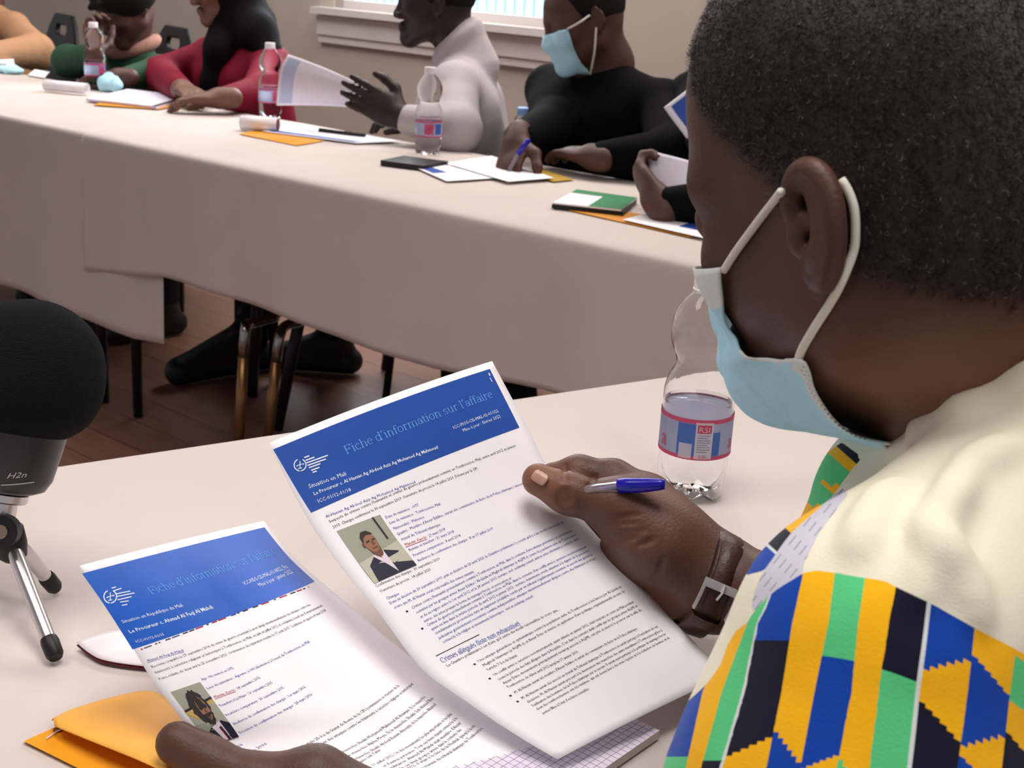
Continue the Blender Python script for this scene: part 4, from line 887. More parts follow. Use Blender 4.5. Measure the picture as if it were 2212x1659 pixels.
# lower body so that the figure is seated
for sd in (-1, 1):
    hj = hip + left0 * .09 * sd; kj = hj + fwd0 * .42 - ZUP * .02; aj = np.array([kj[0], kj[1], .09])
    body.rc(hj, kj, .07, .055, .04); body.rc(kj, aj, .05, .035, .03); body.rc(aj - ZUP * .04, aj + fwd0 * .15 - ZUP * .06, .035, .028, .03)
def scalp_attr(v):
    q = (v - HO) @ HM * 1000
    x, y, z = q.T; a = np.abs(y)
    edge = np.where(x > 15, 20 + (x - 15) * .85 + np.maximum(0, x - 60) * .6, np.where(x > -12, -10 + (x + 12) * .9, -18 + np.minimum(0, (x + 12)) * .33))
    sc = np.clip((z - edge) / 22 + .5, 0, 1); sc = sc * sc * (3 - 2 * sc)
    # stubbly patch under the ear fades in thinly; the neck and fingertips are warmer
    n_ = np.clip((-30 - z) / 40, 0, 1) * np.clip((25 - x) / 40, 0, 1) * (z > -220)
    hv = np.linalg.norm(v - tip, axis=1); sc = sc * np.clip((84 - a) / 6, 0, 1); wm = np.maximum(n_ * .55, np.clip(1 - (hv - .012) / .03, 0, 1))
    wm = np.maximum(wm, np.clip(1 - np.linalg.norm(v - D(1440, 1290, .93), axis=1) / .035, 0, 1) * .8)
    wm = np.maximum(wm, np.clip(1 - np.linalg.norm(v - D(1380, 1150, .93), axis=1) / .06, 0, 1) * .5)
    return {'scalp': sc * (np.linalg.norm(q, axis=1) < 200), 'warm': wm}
EAR_C = hg(-8, 82, 4)
man = body.build('person', 0.0028, M_SKIN1, None, scalp_attr, [(EAR_C, .052, .0010), (D(1330, 1130, .95), .105, .0013)])
tag(man, 'seated man seen close from behind, dark cropped hair, bright patterned shirt, reading sheets', 'person')

# the man's shirt: cream cotton with kente panels; seams measured on the photograph and fixed to the cloth
def poly_sd(p, poly):
    poly = np.asarray(poly, float); d = np.full(len(p), 1e9); ins = np.zeros(len(p), bool); n = len(poly)
    for i in range(n):
        a, b = poly[i], poly[(i + 1) % n]; e = b - a; w = p - a
        t = np.clip((w @ e) / (e @ e), 0, 1); d = np.minimum(d, np.linalg.norm(w - t[:, None] * e, axis=1))
        c = (a[1] <= p[:, 1]) != (b[1] <= p[:, 1])
        with np.errstate(divide='ignore', invalid='ignore'): xx = a[0] + (p[:, 1] - a[1]) / (b[1] - a[1]) * (b[0] - a[0])
        ins ^= c & (p[:, 0] < xx)
    return np.where(ins, d, -d)
def cz(pts): return [(1450 + x * .4092, 980 + y * .4092) for x, y in pts]
SLEEVE = cz([(700, 628), (770, 616), (860, 628), (1010, 655), (1120, 668), (1190, 705), (1380, 795), (1610, 925), (1862, 1055), (2400, 1330), (2600, 2600), (-300, 2600), (-300, 1500), (60, 1330), (130, 1270), (180, 1222), (215, 1180), (262, 1110), (300, 1000), (345, 930), (400, 893), (432, 838), (490, 775), (545, 725), (600, 690)])
CHEST = cz([(1010, 20), (960, 75), (905, 150), (850, 225), (790, 280), (640, 410), (585, 480), (535, 555), (488, 618), (400, 640), (330, 560), (400, 400), (600, 150), (900, -60)])
BAND = cz([(925, 165), (850, 225), (790, 280), (640, 410), (585, 480), (535, 555), (488, 618), (455, 690), (432, 750), (418, 845), (435, 838), (490, 775), (545, 725), (600, 690), (700, 628), (690, 600), (720, 540), (770, 440), (830, 350), (890, 270), (930, 215)])
KB = {  # stripe edges (crop x at crop y): y -> x for each stripe, left to right
 -3: [(900, 250), (1250, 110), (1600, 30)], -2: [(900, 330), (1250, 165), (1600, 88)], -1: [(900, 400), (1250, 268), (1600, 172)],
 0: [(700, 545), (900, 450), (1250, 385), (1600, 280)], 1: [(700, 680), (900, 637), (1250, 584), (1600, 515)], 2: [(700, 855), (900, 830), (1250, 757), (1600, 692)], 3: [(700, 1016), (900, 986), (1250, 955), (1600, 886)],
 4: [(700, 1186), (900, 1146), (1250, 1092), (1600, 1052)], 5: [(700, 1376), (900, 1354), (1250, 1308), (1600, 1270)], 6: [(900, 1604), (1250, 1568), (1600, 1520)], 7: [(900, 1838), (1250, 1790), (1600, 1752)], 8: [(900, 2070), (1250, 2020), (1600, 1980)], 9: [(900, 2300), (1250, 2250), (1600, 2210)]}
def shirt_attr(v):
    p = pix(v); q = (p - [1450, 980]) / .4092; x, y = q.T
    ks = sorted(KB); ed = []
    for k in ks:
        yy, xx = np.array(KB[k]).T; e = np.interp(y, yy, xx)
        e = np.where(y < yy[0], xx[0] + (y - yy[0]) * (xx[1] - xx[0]) / (yy[1] - yy[0]), e); e = np.where(y > yy[-1], xx[-1] + (y - yy[-1]) * (xx[-1] - xx[-2]) / (yy[-1] - yy[-2]), e); ed.append(e)
    ed = np.array(ed); u = np.full(len(v), float(ks[0]) - .5)
    for i in range(len(ks) - 1):
        t = (x - ed[i]) / (ed[i + 1] - ed[i]); u = np.where((t >= 0), ks[i] + np.minimum(t, 1.0), u)
    vv = y - .0003 * np.maximum(x - 600, 0) ** 2
    t = (q - [470, 600]) @ (np.array([500, -560]) / math.hypot(500, 560)); w = (q - [470, 600]) @ (np.array([560, 500]) / math.hypot(500, 560))
    return {'sleeve': poly_sd(p, SLEEVE), 'chest': poly_sd(p, CHEST), 'band': poly_sd(p, BAND), 'ku': u + 3.0, 'kv': vv / 100.0, 'ct': t / 100.0, 'cw': w / 100.0}
KC = {'y': (255, 190, 22), 'b': (14, 70, 172), 'g': (92, 210, 136), 'k': (24, 24, 44), 'w': (226, 232, 232)}
def kente_mat():
    m = bpy.data.materials.new('kente_and_cream_cotton'); m.use_nodes = True; nt = m.node_tree; b = nt.nodes['Principled BSDF']; N = nt.nodes.new; L = nt.links.new
    b.inputs['Roughness'].default_value = 0.85; b.inputs['Specular IOR Level'].default_value = 0.15; b.inputs['Sheen Weight'].default_value = 0.1
    def attr(n): a = N('ShaderNodeAttribute'); a.attribute_name = n; return a.outputs['Fac']
    def M(op, a, c=None, d=None):
        n = N('ShaderNodeMath'); n.operation = op
        for i, x in enumerate((a, c, d)):
            if x is None: continue
            if hasattr(x, 'links'): L(x, n.inputs[i])
            else: n.inputs[i].default_value = x
        return n.outputs[0]
    def mix(f, a, c):
        n = N('ShaderNodeMix'); n.data_type = 'RGBA'; L(f, n.inputs[0])
        for i, x in ((6, a), (7, c)):
            if hasattr(x, 'links'): L(x, n.inputs[i])
            else: n.inputs[i].default_value = (*lin(x), 1)
        return n.outputs[2]
    u, v = attr('ku'), attr('kv'); fr_ = M('FRACT', u)
    def stair(k0, slope, n=6): return M('ADD', k0, M('MULTIPLY', M('FLOOR', M('MULTIPLY', fr_, n)), slope / n))
    def col(first, *steps):
        c = KC[first]
        for lim, nxt in steps: c = mix(M('GREATER_THAN', v, lim), c, KC[nxt])
        return c
    cols = [  # one entry per stripe, top colour then (edge, next colour)
        col('b', (16.0, 'g')), col('y', (19.5, 'k')), col('g', (16.2, 'k'), (18.5, 'b')),
        col('b', (9.85, 'k'), (stair(15.95, -1.15), 'y'), (18.5, 'b')), col('y', (stair(14.7, 1.9), 'b')),
        col('g', (10.55, 'b'), (stair(16.6, -1.05), 'y')), col('y', (stair(15.9, 2.0), 'g')),
        col('k', (10.6, 'g'), (16.5, 'b')), col('b', (stair(9.75, -1.95), 'y'), (stair(11.55, 1.3), 'k'), (stair(16.5, -1.4), 'y')),
        col('y', (stair(7.7, 1.0), 'b'), (stair(12.75, -2.1), 'y'), (stair(13.4, .9), 'b')), col('y', (6.2, 'g'), (8.8, 'y'), (stair(10.6, .9), 'k'), (14.4, 'y')), col('b', (8, 'y'), (12, 'g')), col('y')]
    kc = cols[0] if hasattr(cols[0], 'links') else mix(M('GREATER_THAN', u, 99.0), cols[0], cols[0])
    for i, c in enumerate(cols[1:], 1): kc = mix(M('GREATER_THAN', u, float(i)), kc, c)
    for k in (3.0, 8.0): kc = mix(M('MULTIPLY', M('GREATER_THAN', u, k - .085), M('LESS_THAN', u, k + .02)), kc, KC['w'])
    ct, cw = attr('ct'), attr('cw'); st = M('MULTIPLY', M('FLOOR', M('MULTIPLY', cw, 1.6)), .32)
    cc = mix(M('GREATER_THAN', ct, 50.0), KC['b'], KC['b'])
    for lim, c in ((1.05, 'w'), (1.2, 'k'), (M('ADD', 2.75, st), 'y'), (3.7, 'y'), (M('ADD', 4.55, st), 'g'), (5.45, 'y'), (M('ADD', 6.0, st), 'g'), (6.9, 'y'), (7.45, 'k')): cc = mix(M('GREATER_THAN', ct, lim), cc, KC[c])
    bw = attr('band'); lines = M('LESS_THAN', M('FRACT', M('MULTIPLY', M('ADD', cw, M('MULTIPLY', ct, .05)), 2.6)), .16)
    dash_ = M('GREATER_THAN', M('FRACT', M('MULTIPLY', ct, .8)), .5)
    bc = mix(M('MULTIPLY', lines, dash_), (208, 206, 218), (150, 150, 160))
    nz_ = N('ShaderNodeTexNoise'); nz_.inputs['Scale'].default_value = 14; tc = N('ShaderNodeTexCoord'); L(tc.outputs['Object'], nz_.inputs['Vector'])
    cream = mix(nz_.outputs[0], (242, 238, 216), (236, 232, 206))
    c = mix(M('GREATER_THAN', attr('band'), 0.0), cream, bc)
    c = mix(M('GREATER_THAN', attr('chest'), 0.0), c, cc)
    c = mix(M('GREATER_THAN', attr('sleeve'), 0.0), c, kc)
    wv = N('ShaderNodeTexNoise'); wv.inputs['Scale'].default_value = 900; L(tc.outputs['Object'], wv.inputs['Vector'])
    fo = N('ShaderNodeTexNoise'); fo.inputs['Scale'].default_value = 16; fo.inputs['Detail'].default_value = 2; L(tc.outputs['Object'], fo.inputs['Vector'])
    b1_ = N('ShaderNodeBump'); b1_.inputs['Strength'].default_value = .12; b1_.inputs['Distance'].default_value = .002; L(wv.outputs[0], b1_.inputs['Height'])
    b2_ = N('ShaderNodeBump'); b2_.inputs['Strength'].default_value = .30; b2_.inputs['Distance'].default_value = .012; L(fo.outputs[0], b2_.inputs['Height']); L(b1_.outputs[0], b2_.inputs['Normal'])
    L(b2_.outputs[0], b.inputs['Normal']); L(c, b.inputs['Base Color']); return m
shirt = Sdf()
shirt.rc(neck_b - ZUP * .09, chest - ZUP * .22, .075, .125, .03)
shirt.rc(P(2020, 1125, .69), P(1960, 1420, .72), .064, .082, .03)                 # chest seen beyond the near shoulder
shirt.rc(P(2350, 1020, .605), shL, .056, .058, .02); shirt.rc(shR, neck_b - ZUP * .08, .065, .05, .03)
shirt.rc(P(2350, 1020, .62), chest - ZUP * .2 - fwd0 * .05, .06, .12, .03)
shirt.rc(chest - ZUP * .2, hip, .125, .15, .04)
shirt.rc(shL, P(1850, 1720, .565), .058, .072, .02); shirt.rc(P(1850, 1720, .565), elL, .073, .070, .03)
shirt.rc(shR, elR + ZUP * .005, .07, .062, .04); shirt.rc(elR, P(1712, 1340, .915), .062, .049, .02)
colr = [(1930, 982, .655), (2010, 935, .645), (2100, 885, .635), (2230, 822, .625), (2330, 785, .63)]
shirt.path([P(x, y, min(d, (body.hit(x, y) or 9) - .004)) for x, y, d in colr], [.005, .008, .009, .009, .009], .010)
for pts, r_ in (([(2060, 1060), (2030, 1150), (1985, 1290)], .006), ([(1990, 1120), (2060, 1210), (2110, 1330)], .005), ([(2190, 960), (2100, 1010), (2040, 1090)], .006), ([(1930, 1050), (1880, 1120), (1850, 1190)], .005)):
    q = [P(x, y, (shirt.hit(x, y) or .58) + .001) for x, y in spline(pts, 8)]; shirt.path(q, [x * r_ * .15 for x in (.5, .8, 1, 1, 1, 1, .8, .4)], .014)
sh_o = shirt.build('shirt', 0.0034, kente_mat(), man, shirt_attr)

# his mask, pulled over nose and chin
M_MASK = mat('mask_light_blue', (186, 234, 250), 0.8, 0.15, 0.05, 60, bump=0.15, bscale=220); M_MASKW = mat('mask_white_edge', (226, 232, 228), 0.8, 0.15, 0.03, 200)
M_STRAP = mat('elastic_white', (232, 230, 216), 0.8, 0.15)
def skin_d(px, py, off=.0025, dflt=None):
    h = body.hit(px, py); return (h - off) if h else dflt
Ain = [(1562, 576, .655), (1570, 640, .655), (1578, 690, .652), (1584, 728, .648), (1612, 768, .635), (1650, 775, .625), (1700, 771, .612), (1742, 776, .603), (1758, 840, .605), (1800, 905, .612), (1850, 942, .62), (1912, 956, .63)]
Bout = [(1534, 576, .70), (1532, 640, .71), (1531, 700, .715), (1548, 735, .715), (1555, 790, .71), (1570, 822, .705), (1610, 860, .70), (1650, 892, .69), (1685, 919, .68), (1740, 932, .67), (1810, 944, .655), (1902, 958, .642)]
Bbak = [(x + 60 + 10 * i, y + (4 if i < 6 else -6), d + .05) for i, (x, y, d) in enumerate(Bout)]
def fix(pts, off): 
    out = []
    for x, y, d in pts:
        h = skin_d(x, y, off); out.append(P(x, y, d if h is None or h > d + .05 else min(h, d)))
    return np.array(out)
nM = 60
cA = spline(fix(Ain, .003), nM); cB = spline([P(*p) for p in Bout], nM); cC = spline([P(*p) for p in Bbak], nM)
V_, mi_ = [], []; nJ = 30
cor = 0.56                                                       # where the near lower corner falls along the edge
for i in range(nM):
    t = i / (nM - 1); mid = (cA[i] + cB[i]) / 2
    for j in range(nJ):
        w = j / (nJ - 1)
        if w < .6: s_ = w / .6; p = cA[i] * (1 - s_) + cB[i] * s_ - _F * (.012 * math.sin(math.pi * s_) * min(1, t * 3 + .2)); 
        else: s_ = (w - .6) / .4; p = cB[i] * (1 - s_) + cC[i] * s_
        fold = math.exp(-((w - .36 - .25 * (t - .62)) / .025) ** 2) * (.62 > t - .1 > .22) - .7 * math.exp(-((w - .16) / .03) ** 2) * (t > .3) * (t < .6)
        if w < .6: fold += 1.5 * math.exp(-((t - .47 - .43 * w) / .016) ** 2) * min(1, w * 6) + 1.1 * math.exp(-((t - .39 - .10 * w) / .014) ** 2) - .9 * math.exp(-((t - .33 - .10 * w) / .02) ** 2)
        V_.append(p + _F * .0035 * fold - _R * .0015 * math.sin(22 * t) * (t < .5))
F_ = grid_faces(nJ, nM)
for i in range(nM - 1):
    for j in range(nJ - 1):
        t, w = i / (nM - 2), j / (nJ - 2); mi_.append(1 if (t < .12 or (t > cor and w < .085 + .02 * (t - cor)) or t > .985 or (.30 < t <= cor and w < .03)) else 0)
V_ = np.array(V_)
for _ in range(6):                                               # keep the cloth clear of the skin
    e_ = body.eval(V_); g_ = np.stack([body.eval(V_ + np.eye(3)[k] * .001) - e_ for k in range(3)], 1); g_ /= np.linalg.norm(g_, axis=1)[:, None] + 1e-9
    V_ += g_ * np.clip(.0035 - e_, 0, .012)[:, None]
msk = mesh_obj('face_mask', V_, F_, [M_MASK, M_MASKW], man, True, mi_); add_mod_solid(msk, 0.0012)
st = MB()                                                        # stitched dots on the white welt
for i in range(int(nM * cor) + 2, nM - 3):
    for j in (1, 2):
        p = np.array(V_[i * nJ + j]); st.box(p - _F * .0010, (.0005, .0003, .0003), np.array([_R, _U, _F]))
st.build('welt_stitching', mat('stitch_grey', (96, 128, 138), 0.8), msk)
def strap(pts, name):
    q = []
    for x, y, d in pts:
        h = skin_d(x, y, .0022); q.append(P(x, y, d if h is None else min(h, .72)))
    MB().tube(spline(q, 40), .0020, 10).build(name, M_STRAP, msk, True)
strap([(1563, 585, .65), (1592, 540, .64), (1640, 475, .62), (1672, 434, .60), (1687, 415, .595)], 'ear_strap')
strap([(1817, 388, .575), (1832, 412, .575), (1845, 450, .575), (1848, 500, .575), (1843, 545, .575), (1815, 615, .58), (1790, 660, .58), (1755, 715, .59), (1730, 760, .595), (1722, 790, .60)], 'ear_strap')
# thumbnail, watch, pen
nl = MB(); c0 = np.array([1160., 1033.]); vv = []
for j in np.linspace(-1, 1, 9):
    for i in np.linspace(-1, 1, 9):
        a = np.array([.86, .51]); b = np.array([-.55, .83]); rr_ = 1 - .18 * (abs(i) ** 3) * (abs(j) ** 3)
        q = c0 + a * i * 17 * rr_ + b * j * 13 * rr_ + [6, -1]; d = body.hit(*q) or .932
        vv.append(P(q[0], q[1], d - .0009 - .0006 * (1 - j * j)))
nail = mesh_obj('fingernail', vv, grid_faces(9, 9), mat('fingernail_pink', (196, 150, 132), 0.3, 0.5), man, True); add_mod_solid(nail, 0.0008)
M_LEA = mat('brown_croc_leather', (62, 36, 28), 0.42, 0.5, 0.22, 120, bump=0.12, bscale=320)
wa = nz(elR - wrR); wc = P(1538, 1264, .925) ; wu = nz(np.cross(wa, _F)); ww = np.cross(wa, wu)
wc = P(1530, 1259, (body.hit(1530, 1259) or .9) + .0325)
wd = nz(P(1592, 1283, .9) - P(1500, 1243, .9)); wa = nz(wd + _F * .05); wu = nz(np.cross(wa, _F)); ww = np.cross(wa, wu)
def ring(ra, rb, wid, th, a0=0, a1=2 * math.pi, n=48, off=0.0):
    mb = MB(); vs = []
    prof = [(-wid / 2, 0), (-wid / 2 + .002, th), (0, th * 1.25), (wid / 2 - .002, th), (wid / 2, 0)]
    for a in np.linspace(a0, a1, n):
        for x, h in prof: vs.append(wc + wa * (x + off) + wu * (ra + h) * math.cos(a) + ww * (rb + h) * math.sin(a))
    k = len(prof); mb.add(vs, [(i * k + j, i * k + j + 1, (i + 1) * k + j + 1, (i + 1) * k + j) for i in range(n - 1) for j in range(k - 1)] + [(i * k + k - 1, i * k, (i + 1) * k, (i + 1) * k + k - 1) for i in range(n - 1)])
    return mb
RA, RB = .0345, .0335
watch = ring(RA, RB, .021, .0030).build('wristwatch', M_LEA, man, True); watch['label'] = 'brown leather watch strap with steel buckle'
def wpt(a, x, h=.0042): return wc + wa * x + wu * (RA + h) * math.cos(a) + ww * (RB + h) * math.sin(a)
# find the angle that faces the viewer
angs = np.linspace(0, 2 * math.pi, 360); aF = angs[np.argmax([-(wpt(a, 0) - wc) @ _F for a in angs])]
sg = 1 if (wpt(aF + .3, 0) - wpt(aF, 0)) @ _U > 0 else -1
def A(t): return aF + sg * t
ring(RA, RB, .0185, .0052, A(-.35), A(.95), 24).build('strap_tail', M_LEA, watch, True)
ring(RA + .0014, RB + .0014, .0215, .0052, A(-.72), A(-.52), 8, 0).build('strap_loop', M_LEA, watch, True)
bk_ = MB()
for t0, t1, x0, x1 in ((.02, .16, -.0125, .0125), (-.40, .02, -.0125, -.0108), (-.40, .02, .0108, .0125)):
    vs = []
    for t in np.linspace(t0, t1, 8):
        for x in (x0, x1):
            for h in (.0048, .0078): vs.append(wpt(A(t), x, h))
    F8 = [(i * 4 + a, i * 4 + b, i * 4 + 4 + b, i * 4 + 4 + a) for i in range(7) for a, b in ((0, 1), (1, 3), (3, 2), (2, 0))] + [(0, 1, 3, 2), (28, 30, 31, 29)]
    bk_.add(vs, F8)
bk_.tube([wpt(A(.14), .001, .0085), wpt(A(.02), .001, .0088), wpt(A(-.12), 0, .0068)], .0009, 8)
bk_.build('buckle', mat('polished_steel', (225, 225, 228), 0.32, 0.6, metal=0.55), watch, angle=40)
pen = empty('ballpoint_pen', P(1385, 1049, .93), 'blue capped clear ballpoint pen tucked between thumb and index finger', 'pen')
MB().tube([P(1225, 1066, .93), P(1280, 1058, .922), P(1340, 1051, .914)], .0038, 6).build('barrel', mat('clear_pen_plastic', (235, 230, 240), 0.1, 0.5, trans=0.85, ior=1.1), pen)
MB().tube([P(1225, 1066, .93), P(1338, 1051, .914)], .0013, 8).build('ink_tube', mat('ink_tube_violet', (112, 92, 150), 0.4), pen, True)
MB().tube([P(x, y, d - .012) for x, y, d in ((1335, 1049.5, .9262), (1337, 1049.3, .926), (1370, 1048.5, .922), (1400, 1047.5, .9185), (1425, 1046.5, .9155), (1435, 1046, .9143), (1437.5, 1045.9, .914))], [.0046, .0052, .0052, .0048, .0040, .0034, .002], 20).build('cap', mat('royal_blue_plastic', (20, 18, 160), 0.25, 0.5), pen, True)

# close-cropped coily hair, a few strands greying
def short_hair(name, sdf, verts, area, mask, n, parent, seed=1, L0=.0042, r0=.00013, cols=None):
    rnd = np.random.RandomState(seed); idx = np.nonzero(mask)[0]; w_ = area[idx]; idx = idx[rnd.choice(len(idx), n, p=w_ / w_.sum())]
    p = verts[idx] + rnd.normal(0, .0010, (n, 3)); e = sdf.eval(p)
    g = np.stack([sdf.eval(p + np.eye(3)[k] * .0008) - e for k in range(3)], 1); g /= np.linalg.norm(g, axis=1)[:, None] + 1e-9
    p = p - g * e[:, None]; t = np.cross(g, rnd.normal(0, 1, (n, 3))); t /= np.linalg.norm(t, axis=1)[:, None]
    gr = np.cross(g, t); S_ = 5; V_ = np.zeros((n, S_ * 3, 3)); L = L0 * rnd.uniform(.6, 1.25, n)
    for i in range(S_):
        a = i / (S_ - 1) * 2.3; c = p + t * (np.sin(a) * L * .5)[:, None] + g * ((1 - np.cos(a)) * L * .34 + .0001)[:, None] + gr * (np.sin(a * 1.7) * L * .2)[:, None]
        rr_ = r0 * (1.0 - .5 * i / (S_ - 1))
        for j in range(3):
            w = 2 * math.pi * j / 3; V_[:, i * 3 + j] = c + (gr * math.cos(w) + g * math.sin(w)) * rr_
    f = np.array([[i * 3 + j, i * 3 + (j + 1) % 3, i * 3 + 3 + (j + 1) % 3, i * 3 + 3 + j] for i in range(S_ - 1) for j in range(3)])
    F_ = (f[None] + (np.arange(n) * S_ * 3)[:, None, None]).reshape(-1, 4); mi = np.repeat((rnd.rand(n) < .05).astype(np.int32), len(f))
    me = bpy.data.meshes.new(name); me.vertices.add(n * S_ * 3); me.vertices.foreach_set('co', V_.astype(np.float32).ravel())
    me.loops.add(len(F_) * 4); me.loops.foreach_set('vertex_index', F_.astype(np.int32).ravel()); me.polygons.add(len(F_)); me.polygons.foreach_set('loop_start', np.arange(0, len(F_) * 4, 4, dtype=np.int32))
    for m in cols: me.materials.append(m)
    me.polygons.foreach_set('material_index', mi); me.polygons.foreach_set('use_smooth', np.ones(len(F_), bool)); me.update(calc_edges=True)
    o = link(name, me, parent); o['kind'] = 'stuff'; return o
_v = np.array([p.co[:] for p in man.data.vertices]); _sc = np.zeros(len(_v), np.float32); man.data.attributes['scalp'].data.foreach_get('value', _sc)
_ar = np.zeros(len(_v))
for _q in man.data.polygons:
    for _i in _q.vertices: _ar[_i] += _q.area / 4
short_hair('hair', body, _v, _ar, _sc > np.random.RandomState(2).uniform(.35, 1.0, len(_v)), 42000, man, cols=[mat('hair_black_brown', (44, 34, 30), 0.32, 0.6), mat('hair_grey', (150, 140, 132), 0.35, 0.6)])

# ------------------------------------------------------------------ the people behind the far table
def seated(name, label, O, hf, pitch, roll, NB, tf, arms, skin, top, trousers, feet=None, hair=None, hair_mat=None, vox=.0055, chest_r=.125, sleeve=.055, collar=False, shoe_mat=None, knee_h=.47, sh_w=.18, top_name='shirt', bare=False):
    M = head_frame(hf, pitch, roll); s = Sdf(); g = head_sdf(s, O, M); tf = nz(np.array([tf[0], tf[1], 0])); lf = np.cross(ZUP, tf)
    s.rc(g(-22, 0, -35), NB, .053, .058, .04); s.rc(NB, NB - ZUP * .15, .06, .09, .04)
    c = Sdf(); hipc = NB - ZUP * (NB[2] - .52) - tf * .06; ch = NB - ZUP * .16
    s.rc(ch, hipc, .08, .09, .05)
    c.rc(ch + lf * .07, hipc + lf * .05, chest_r, chest_r * 1.05, .05); c.rc(ch - lf * .07, hipc - lf * .05, chest_r, chest_r * 1.05, .05)
    c.rc(NB - ZUP * .045, NB - ZUP * .10, .066, .08, .05)
    for sd, (el, wr, hd, hn, curl) in arms.items():
        sh = NB - ZUP * .085 + lf * sh_w * sd
        s.rc(sh, ch, .04, .06, .03); s.rc(sh, el, .042, .036, .02); s.rc(el, wr, .036, .026, .02); hand_sdf(s, wr, hd, hn, sd, curl)
        c.rc(sh, NB - ZUP * .06, .062, .055, .04); c.rc(sh, el, .060, sleeve, .03); c.rc(el, wr - nz(wr - el) * .016, sleeve, sleeve * .62, .02)
    t = Sdf(); ft = feet or {}
    for sd in (-1, 1):
        hj = hipc - ZUP * .04 + lf * .09 * sd
        if sd in ft: an, toe = ft[sd]; kj = hj + nz(an - hj + ZUP * .30 + tf * .25) * .43; kj[2] = knee_h
        else: kj = hj + tf * .42 + ZUP * (knee_h - hj[2]); an = np.array([kj[0], kj[1], .10]); toe = an + tf * .17 - ZUP * .06
        s.rc(hipc, hj, .07, .06, .04); s.rc(hj, kj, .06, .045, .03); s.rc(kj, an, .043, .03, .03); s.rc(an - ZUP * .04, toe, .028, .022, .03)
        t.rc(hipc, hj, .12, .10, .05); t.rc(hj, kj, .09, .068, .04); t.rc(kj, an + ZUP * .03, .066, .055, .03)
    p = s.build(name, vox, skin); tag(p, label, 'person')
    if collar:
        nb_ = g(-22, 0, -35); na = nz(nb_ - NB); cn = NB + na * .022; fx = nz(tf - na * (tf @ na)); ly = np.cross(na, fx)
        c.path([cn + ly * math.cos(a) * .066 + fx * math.sin(a) * .067 + na * (.006 - .016 * math.sin(a)) for a in np.linspace(-.5 * math.pi, 1.5 * math.pi, 25)], [.009] * 25, .016)
        c.rc(NB - ZUP * .05, cn - na * .004, .080, .066, .02); c.rc(NB - tf * .03 - ZUP * .04, cn - fx * .022 - na * .004, .072, .056, .02)
        for sd in (-1, 1): c.rc(cn + fx * .058 + ly * .02 * sd - na * .008, cn + fx * .062 + ly * .062 * sd - na * .045, .008, .005, .012)
    c.build(top_name, vox, top, p); t.build('trousers', .009, trousers, p)
    for sd in (-1, 1):
        hj = hipc - ZUP * .04 + lf * .09 * sd
        if sd in ft: an, toe = ft[sd]
        else: kj = hj + tf * .42; an = np.array([kj[0], kj[1], .10]); toe = an + tf * .17 - ZUP * .06
        b = Sdf(); back = an - nz((toe - an) * [1, 1, 0]) * .045; b.rc(an + ZUP * .05, an, .050, .048, .02); b.rc(np.array([back[0], back[1], .042]), np.array([toe[0], toe[1], .036]), .040, .034, .03); b.rc(an, toe * [1, 1, 0] + [0, 0, .05], .045, .030, .03)
        b.build('shoe', .006, shoe_mat or mat('black_shoe_leather', (20, 19, 20), 0.5, 0.4), p)
    if hair:
        h = Sdf(); hair(h, g, M)
        if h.p: h.build('hair', vox, hair_mat or mat('cropped_black_hair', (26, 22, 21), 0.8, 0.2, 0.2, 300, bump=.6, bscale=400), p)
    return p, s, c, g, M
def cap_hair(th=5, low=20):
    def f(h, g, M):
        mm = .001; h.ell(g(-8, 0, 40), np.array([97 + th, 75 + th, 90 + th]) * mm, M, .01)
        h.ell(g(70, 0, -10), np.array([78, 95, 66]) * mm, M, .01, 's'); h.ell(g(0, 0, -75), np.array([130, 110, 80]) * mm, M, .02, 's')
    return f
SK_D = skin_mat('skin_deep_brown', (44, 31, 28), .5); SK_R = skin_mat('skin_reddish_brown', (84, 54, 46), .5); SK_M = skin_mat('skin_medium_brown', (112, 78, 62), .5)
M_TRO = mat('black_trousers', (22, 22, 26), .8, .2); M_NAVY = mat('navy_trousers', (24, 28, 44), .8, .2)
M_WHITE = mat('white_shirt_cotton', (188, 180, 182), .85, .15, .04, 9, bump=.55, bscale=11); M_BLKS = mat('black_knit', (7, 7, 8), .9, .12, .1, 60, bump=.15, bscale=30)
M_RED = mat('crimson_jacket', (118, 9, 38), .75, .2, .08, 14, bump=.4, bscale=14); M_GREEN = mat('dark_green_jacket', (44, 74, 54), .8, .2, .12, 14, bump=.4, bscale=14)
M_TAN = mat('tan_jacket', (166, 124, 92), .8, .2, .08, 12, bump=.6, bscale=13); M_HIJ = mat('black_scarf_cloth', (10, 9, 12), .85, .15, .1, 20, bump=.4, bscale=20)
LFT = np.array([-1.0, .0, 0]); tot = -N1
# man in the white shirt, seen in profile, holding out a page
O = V(945, 10, .86); NB = V(1000, 108, .90)
wr = V(872, 256, .58); el = V(985, 322, .64); el[2] = max(el[2], .80)
an = T(548, 712, .13); toe = T(385, 800, .045)
white_man, wsdf, wtop, wg, wM = seated('person', 'man in a white shirt seen in profile, holding out a printed page', O, np.array([-.99, .06]), math.radians(2), 0, NB, np.array([-.95, .05]),
    {1: (el, wr, np.array([-1, -.05, .46]), np.array([.1, 1, -.25]), (.05, .08, .14, .22)), -1: (V(1000, 300, .95) * [1, 1, 0] + ZUP * .82, V(930, 300, .76) * [1, 1, 0] + ZUP * .80, LFT, -ZUP, .4)},
    SK_D, M_WHITE, M_TRO, {1: (an, toe)}, cap_hair(4), collar=True, chest_r=.118, sleeve=.062)
